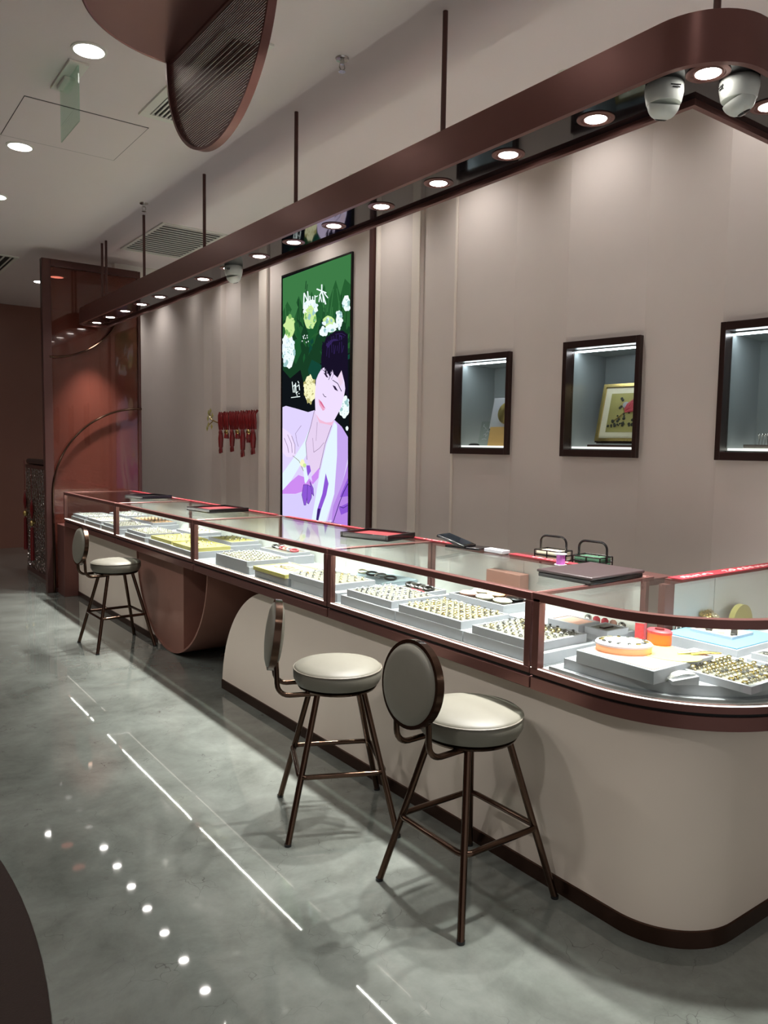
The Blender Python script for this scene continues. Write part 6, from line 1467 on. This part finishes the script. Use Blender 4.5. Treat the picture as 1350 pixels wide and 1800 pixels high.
tt = thing('wedge_stand', 'small grey wedge stand with a draped silver bracelet at the curved corner', 'stand', (2.155, 1.355, .838), math.radians(60))
b = MB(); b.prism([(-.04, 0), (.045, 0), (.045, .012), (-.04, .026)], lambda u, v, k: (k, u, v), -.03, .03); b.build('wedge', 'white', tt)
b = MB()
for k in range(4): b.tube([(-.014+.009*k, -.036, .028), (-.012+.009*k, 0, .029), (-.008+.009*k, .03, .02), (.002+.006*k, .048, .006)], .0035, 6)
b.build('draped_bracelet', 'silver', tt)
riser(2.75, 1.565, .34, .3, DK, .865, 'white riser under the pale blue board at the back of the corner', rz=0)
tt = thing('blue_board', 'pale blue board with small white tray in the corner showcase', 'board', (2.75, 1.565, .865))
MB().box(-.165, .165, -.145, .145, 0, .004).build('blue_sheet', 'blue', tt, smooth=0)
t, z = tray(2.76, 1.58, .15, .17, .869, .880, 'small white tray with dark pieces lying on the pale blue board', pad='cream')
for k in range(3):
    o = MB().box(-.045, .045, -.012, .012, 0, .008).build('dark_clasp', ['darkstone', 'cream', 'brownpad'][k], loc=(2.76, 1.53+.05*k, z), bevel=.003)
    o.rotation_euler = (0, 0, .5); tag(o, ['black clasp nearest on the tray on the blue board', 'cream clasp in the middle of the tray on the blue board', 'brown clasp farthest on the tray on the blue board'][k], 'clasp')
riser(2.67, 1.27, .22, .2, .838, .850, 'thin white riser under the ring tray at the right edge of the corner')
_, z = tray(2.67, 1.27, .2, .18, .850, .87, 'white ring tray at the right edge of the corner showcase')
rows(2.67, 1.27, .17, .15, z, 5, 4, RM, 'silver ring in the tray at the right edge of the corner showcase', 'rings in the right corner tray')
# back of the corner / behind the seam
riser(2.50, 2.0, .26, .26, DK, .835, 'white riser behind the seam post carrying the pair of pale trays')
t, z = tray(2.47, 2.05, .13, .16, .835, .865, 'pale tray with a coral card behind the seam post', pad='pink')
t, z2 = tray(2.50, 1.91, .13, .11, .835, .86, 'pale tray with a dark brooch nearest the curved corner seam', pad='padgrey')
o = MB().box(-.03, .03, -.012, .012, 0, .006).build('dark_brooch', 'framebrown', loc=(2.50, 1.91, z2), bevel=.002); tag(o, 'dark oblong brooch in the pale tray near the corner seam', 'brooch')
for k in range(5):
    o = MB().lathe([(0, 0), (.017, .002), (.016, .028), (.008, .036), (0, .037)], n=10, sx=.8, sy=1).build('bead_cluster', random.choice(['redpat', 'silver', 'pink']), loc=(2.585, 1.90+.042*k, .835))
    tag(o, 'rose and silver bead cluster in the row behind the pale trays', 'bead cluster', 'bead clusters behind the seam post')
# standing pieces before the back boards of the corner
tt = thing('gold_wave_ornament', 'small gold and silver swirl ornament in the back of the corner showcase', 'ornament', (2.74, 1.735, .787))
b = MB()
for k in range(3): b.tube([(-.04+.03*k, 0, 0), (-.045+.03*k, 0, .05), (-.03+.03*k, .003, .09), (-.015+.03*k, 0, .06), (-.02+.03*k, 0, .0)], .005, 7)
b.build('swirl', 'silver', tt)
tt = thing('gold_ingot_pile', 'yellow gold cluster ornament before the pale back board of the corner', 'ornament', (2.93, 1.735, .869-.082))
for k in range(9):
    MB().lathe([(0, .018), (.014, .008), (.016, 0), (.01, -.008), (0, -.01)], c=(-.04+.02*(k % 5), -.006+.012*(k//5), .09+.018*(k//5)), n=9).build('gold_nugget', random.choice(['gold', 'goldpale']), tt)
MB().box(-.05, .05, -.02, .025, 0, .082).build('ornament_plinth', 'white', tt, smooth=0)
tt = thing('fan_ornament', 'grey brown half round fan ornament at the right back of the corner showcase', 'ornament', (3.11, 1.70, DK))
b = MB(); b.prism([(.075*math.cos(q*PI/20), .075*math.sin(q*PI/20)) for q in range(21)], lambda u, v, k: (u, k, v+.06), -.012, .012); b.build('fan_body', 'olive', tt)
MB().box(-.05, .05, -.02, .02, 0, .06).build('fan_foot', 'white', tt, smooth=0)

# ------------------------------------------------------------------ dark rug at lower left
o = MB().lathe([(0, .012), (.99, .012), (1, .006), (1, 0), (0, 0)], n=128, sx=1.715, sy=2.6).build('round_rug', 'rug', loc=(-1.2, 2.75, 0))
tag(o, 'dark brown round rug edge at the lower left of the floor', 'rug')

# ------------------------------------------------------------------ world, colour
w = bpy.data.worlds.new('world'); S.world = w; w.use_nodes = True
w.node_tree.nodes['Background'].inputs[0].default_value = (.95, .93, .92, 1); w.node_tree.nodes['Background'].inputs[1].default_value = .38
S.view_settings.view_transform = 'Standard'; S.view_settings.look = 'None'; S.view_settings.gamma = 1; S.view_settings.use_curve_mapping = False
S.view_settings.exposure = 0.43
S.cycles.max_bounces = 10; S.cycles.transparent_max_bounces = 24; S.cycles.diffuse_bounces = 5; S.cycles.glossy_bounces = 5
S.cycles.sample_clamp_indirect = 6; S.cycles.caustics_reflective = False; S.cycles.caustics_refractive = False
S.cycles.use_denoising = True
